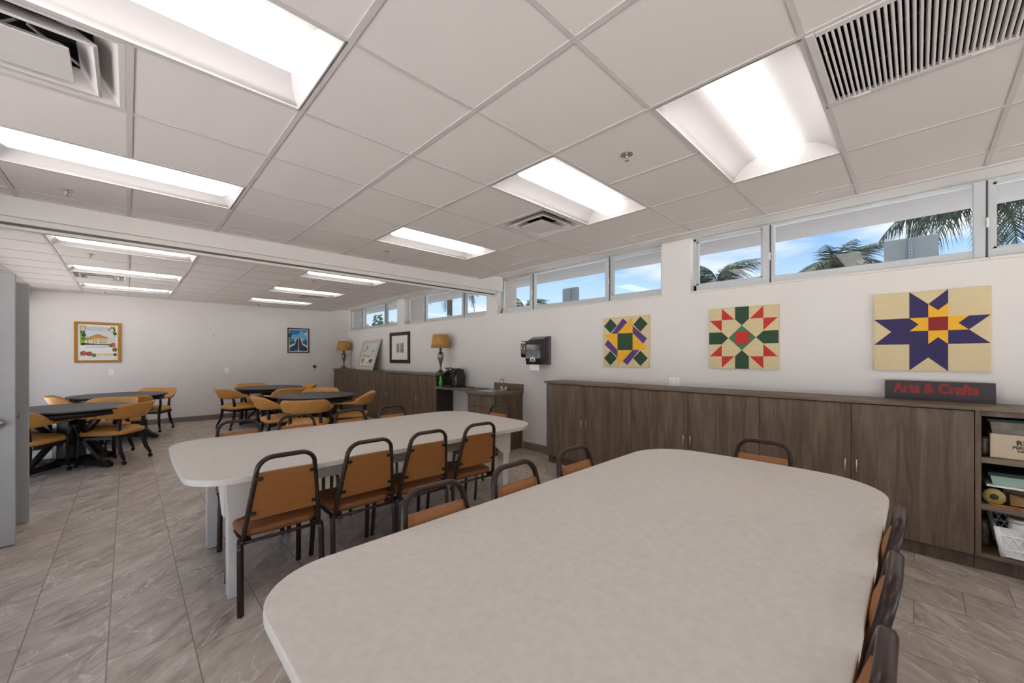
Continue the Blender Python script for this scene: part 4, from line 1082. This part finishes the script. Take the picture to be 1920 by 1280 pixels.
dup(rt, TCn + (0,), .5, 'round dark table on the right side of the back room, closest to the far wall')
dup(rt, TD + (0,), .1, 'round dark table closest to the cabinets and the white table')
at((-.135 - .86 * math.cos(math.radians(-36)), 7.62 - .86 * math.sin(math.radians(-36))), -36, .86, 'tan chair at the right of the nearest left round table, seen from its side')
at((-.88 - .8 * math.cos(math.radians(-120)), 7.37 - .8 * math.sin(math.radians(-120))), -120, .80, 'tan chair at the left, partly hidden by the door')
at(TA, 62, .56, 'tan chair behind the nearest left round table, its back facing the far table')
at(TA, 140, .66, 'tan chair on the wall side of the nearest left round table')
at(TB, -85, .62, 'tan chair between the two left round tables, back to the camera')
at(TB, 187, .44, 'tan chair at the left end of the farther left round table')
at(TB, 58, .76, 'tan chair at the right end of the farther left round table, near the bare wall')
at(TCn, -160, .62, 'tan chair at the left side of the far right round table')
at(TCn, -82, .82, 'tan chair between the two right round tables')
at(TCn, 98, .74, 'tan chair behind the far right round table, against the far wall')
at(TCn, -5, .52, 'tan chair at the right end of the far right round table')
at(TD, -116, .86, 'tan chair with its back square to the camera at the nearest right round table')
at(TD, 180, .56, 'tan chair at the left side of the nearest right round table')
at(TD, 68, .80, 'tan chair behind the nearest right round table')
at(TD, -30, .56, 'tan chair at the right side of the nearest right round table, by the cabinets')

# ------------------------------------------------------------------ outside
PAVING = mat('grey_paving', (84, 85, 86), .9, var=.12, scale=6)  # grey paving, toned for the light it bounces onto the soffit
bm = new(); box(bm, XW + WT, 90, -60, 110, -.2, -.1); tag(obj('pavement', bm, PAVING), 'grey paving outside the high windows', 'pavement', kind='structure')
SGN = mat('sign_back', (118, 124, 124), .7, .0, var=.06, scale=6)
def road_sign(x, y, w, z0, z1, lab):
    t = thing('road_sign', lab, 'sign', (x, y, -.1), 0, 'backs of road signs outside')
    b = new(); pts = []
    r = .05
    for cx, cy, a0 in ((w / 2 - r, z1 - r, 0), (-w / 2 + r, z1 - r, 90), (-w / 2 + r, z0 + r, 180), (w / 2 - r, z0 + r, 270)):
        for i in range(5): a = math.radians(a0 + 22.5 * i); pts.append((cx + r * math.cos(a), cy + .1 + r * math.sin(a)))
    prism(b, pts, 0, 0, .004); obj('sign_plate', b, SGN, t)
    b = new(); box(b, -.04, -.001, -.022, .022, 0, z1 + .06); obj('post', b, mat('galvanised', (128, 136, 142), .5, .5), t)
    b = new()
    z = 1.8
    while z < z1 + .05: box(b, -.0415, -.0398, -.006, .006, z, z + .012); z += .05
    obj('post_hole', b, CLIP, t)
road_sign(9, .08, .62, 2.85, 3.33, 'grey back of a road sign seen through the nearest window')
road_sign(9, 6.86, .58, 2.8, 3.37, 'grey back of a road sign seen through the second nearest window')

FR = mat('palm_leaf', (58, 72, 60), .9, var=.25, scale=3, spec=.05); TRK = mat('palm_bark', (88, 82, 74), .9, var=.2, scale=8)
def frond_mesh(seed, Lf, droop):
    rnd = random.Random(seed); b = new(); n = 14; pts = []
    for i in range(n + 1):
        u = i / n; pts.append(Vector((Lf * (u * .92 - .18 * u * u * droop), 0, Lf * (.62 * u - (.55 + .45 * droop) * u * u))))
    tube(b, pts, [.03 * (1 - .8 * i / n) for i in range(n + 1)], 4)
    m = 62
    for i in range(4, m):
        u = i / m; f_ = u * n; k = min(n - 1, int(f_)); p = pts[k].lerp(pts[k + 1], f_ - k); tg = (pts[k + 1] - pts[k]).normalized()
        ll = Lf * .33 * math.sin(PI * (.18 + .78 * u)) * rnd.uniform(.8, 1.15)
        for s in (-1, 1):
            d = (Vector((0, s, 0)) * rnd.uniform(.6, 1.0) + tg * rnd.uniform(.4, .8) + Vector((0, 0, -rnd.uniform(.3, 1.1)))).normalized()
            q1 = p + d * ll * .5; q2 = p + d * ll + Vector((0, 0, -ll * rnd.uniform(.2, .5))); sd_ = tg * .018
            f = b.faces.new([b.verts.new(v) for v in (p - sd_, p + sd_, q1 + sd_ * .9, q1 - sd_ * .9)])
            f = b.faces.new([b.verts.new(v) for v in (q1 - sd_ * .9, q1 + sd_ * .9, q2)])
    me = bpy.data.meshes.new('frond'); b.to_mesh(me); b.free(); me.materials.append(FR); return me
FM = [frond_mesh(s, 2.6, dr) for s, dr in ((1, .6), (2, 1.0), (3, 1.4))]
def palm(x, y, zc, lab, nf=18, rs=0, scale=1.0):
    t = thing('palm_tree', lab, 'tree', (x, y, -.1), 0, 'palm trees outside'); rnd = random.Random(rs)
    b = new(); zt = zc + .1; tube(b, [(0, 0, 0), (.05, .04, zt * .5), (0, 0, zt - .1), (0, 0, zt + .15)], [.2, .16, .14, .2], 10); obj('trunk', b, TRK, t)
    for k in range(nf):
        o = bpy.data.objects.new('frond', FM[k % 3]); COL.objects.link(o); o.parent = t
        o.location = (0, 0, zt + .05); o.rotation_euler = (0, rnd.uniform(-1.15, .35), k * 2.4 + rnd.uniform(-.2, .2)); o.scale = (scale,) * 3
palm(18, 2.1, 4.1, 'feathery palm in the middle pane of the nearest window', 20, 1, .85)
palm(19, 6.3, 4.3, 'palm behind the left pane of the nearest window', 16, 2)
palm(16, -1.2, 5.4, 'tall palm with hanging fronds at the right of the nearest window', 20, 3)
palm(20, 19.2, 4.3, 'small palm seen through the left pane of the second window', 16, 4)
palm(13, 18.4, 5.6, 'palm whose fronds hang into the third window', 14, 5)
bm = new(); rnd = random.Random(9)
for k in range(2600):
    a = rnd.uniform(0, 2 * PI); h_ = rnd.random(); c_ = rnd.choice(((0, 0, 1.0), (1.6, .9, .9), (-1.5, -.6, .8), (.4, 2.0, .75)))
    rr_ = (1.05 - .75 * h_) * rnd.uniform(.5, 1) * 1.0; p = Vector((c_[0] + rr_ * math.cos(a), c_[1] + rr_ * math.sin(a), .4 + h_ * 4.6 * c_[2]))
    u_ = Vector((rnd.uniform(-1, 1), rnd.uniform(-1, 1), rnd.uniform(-1, 1))).normalized() * .16; v_ = Vector((rnd.uniform(-1, 1), rnd.uniform(-1, 1), rnd.uniform(-1, 1))).normalized() * .09
    bm.faces.new([bm.verts.new(p + w_) for w_ in (-u_, v_, u_, -v_)])
t = thing('bushy_tree', 'dark bushy tree seen through the farthest window', 'tree', (15, 31.5, -.1))
obj('foliage', bm, mat('bush_leaf', (84, 104, 84), .8, var=.3, scale=4), t)
b = new(); tube(b, [(0, 0, 0), (0, 0, 2.2)], .12, 8); obj('trunk', b, TRK, t)
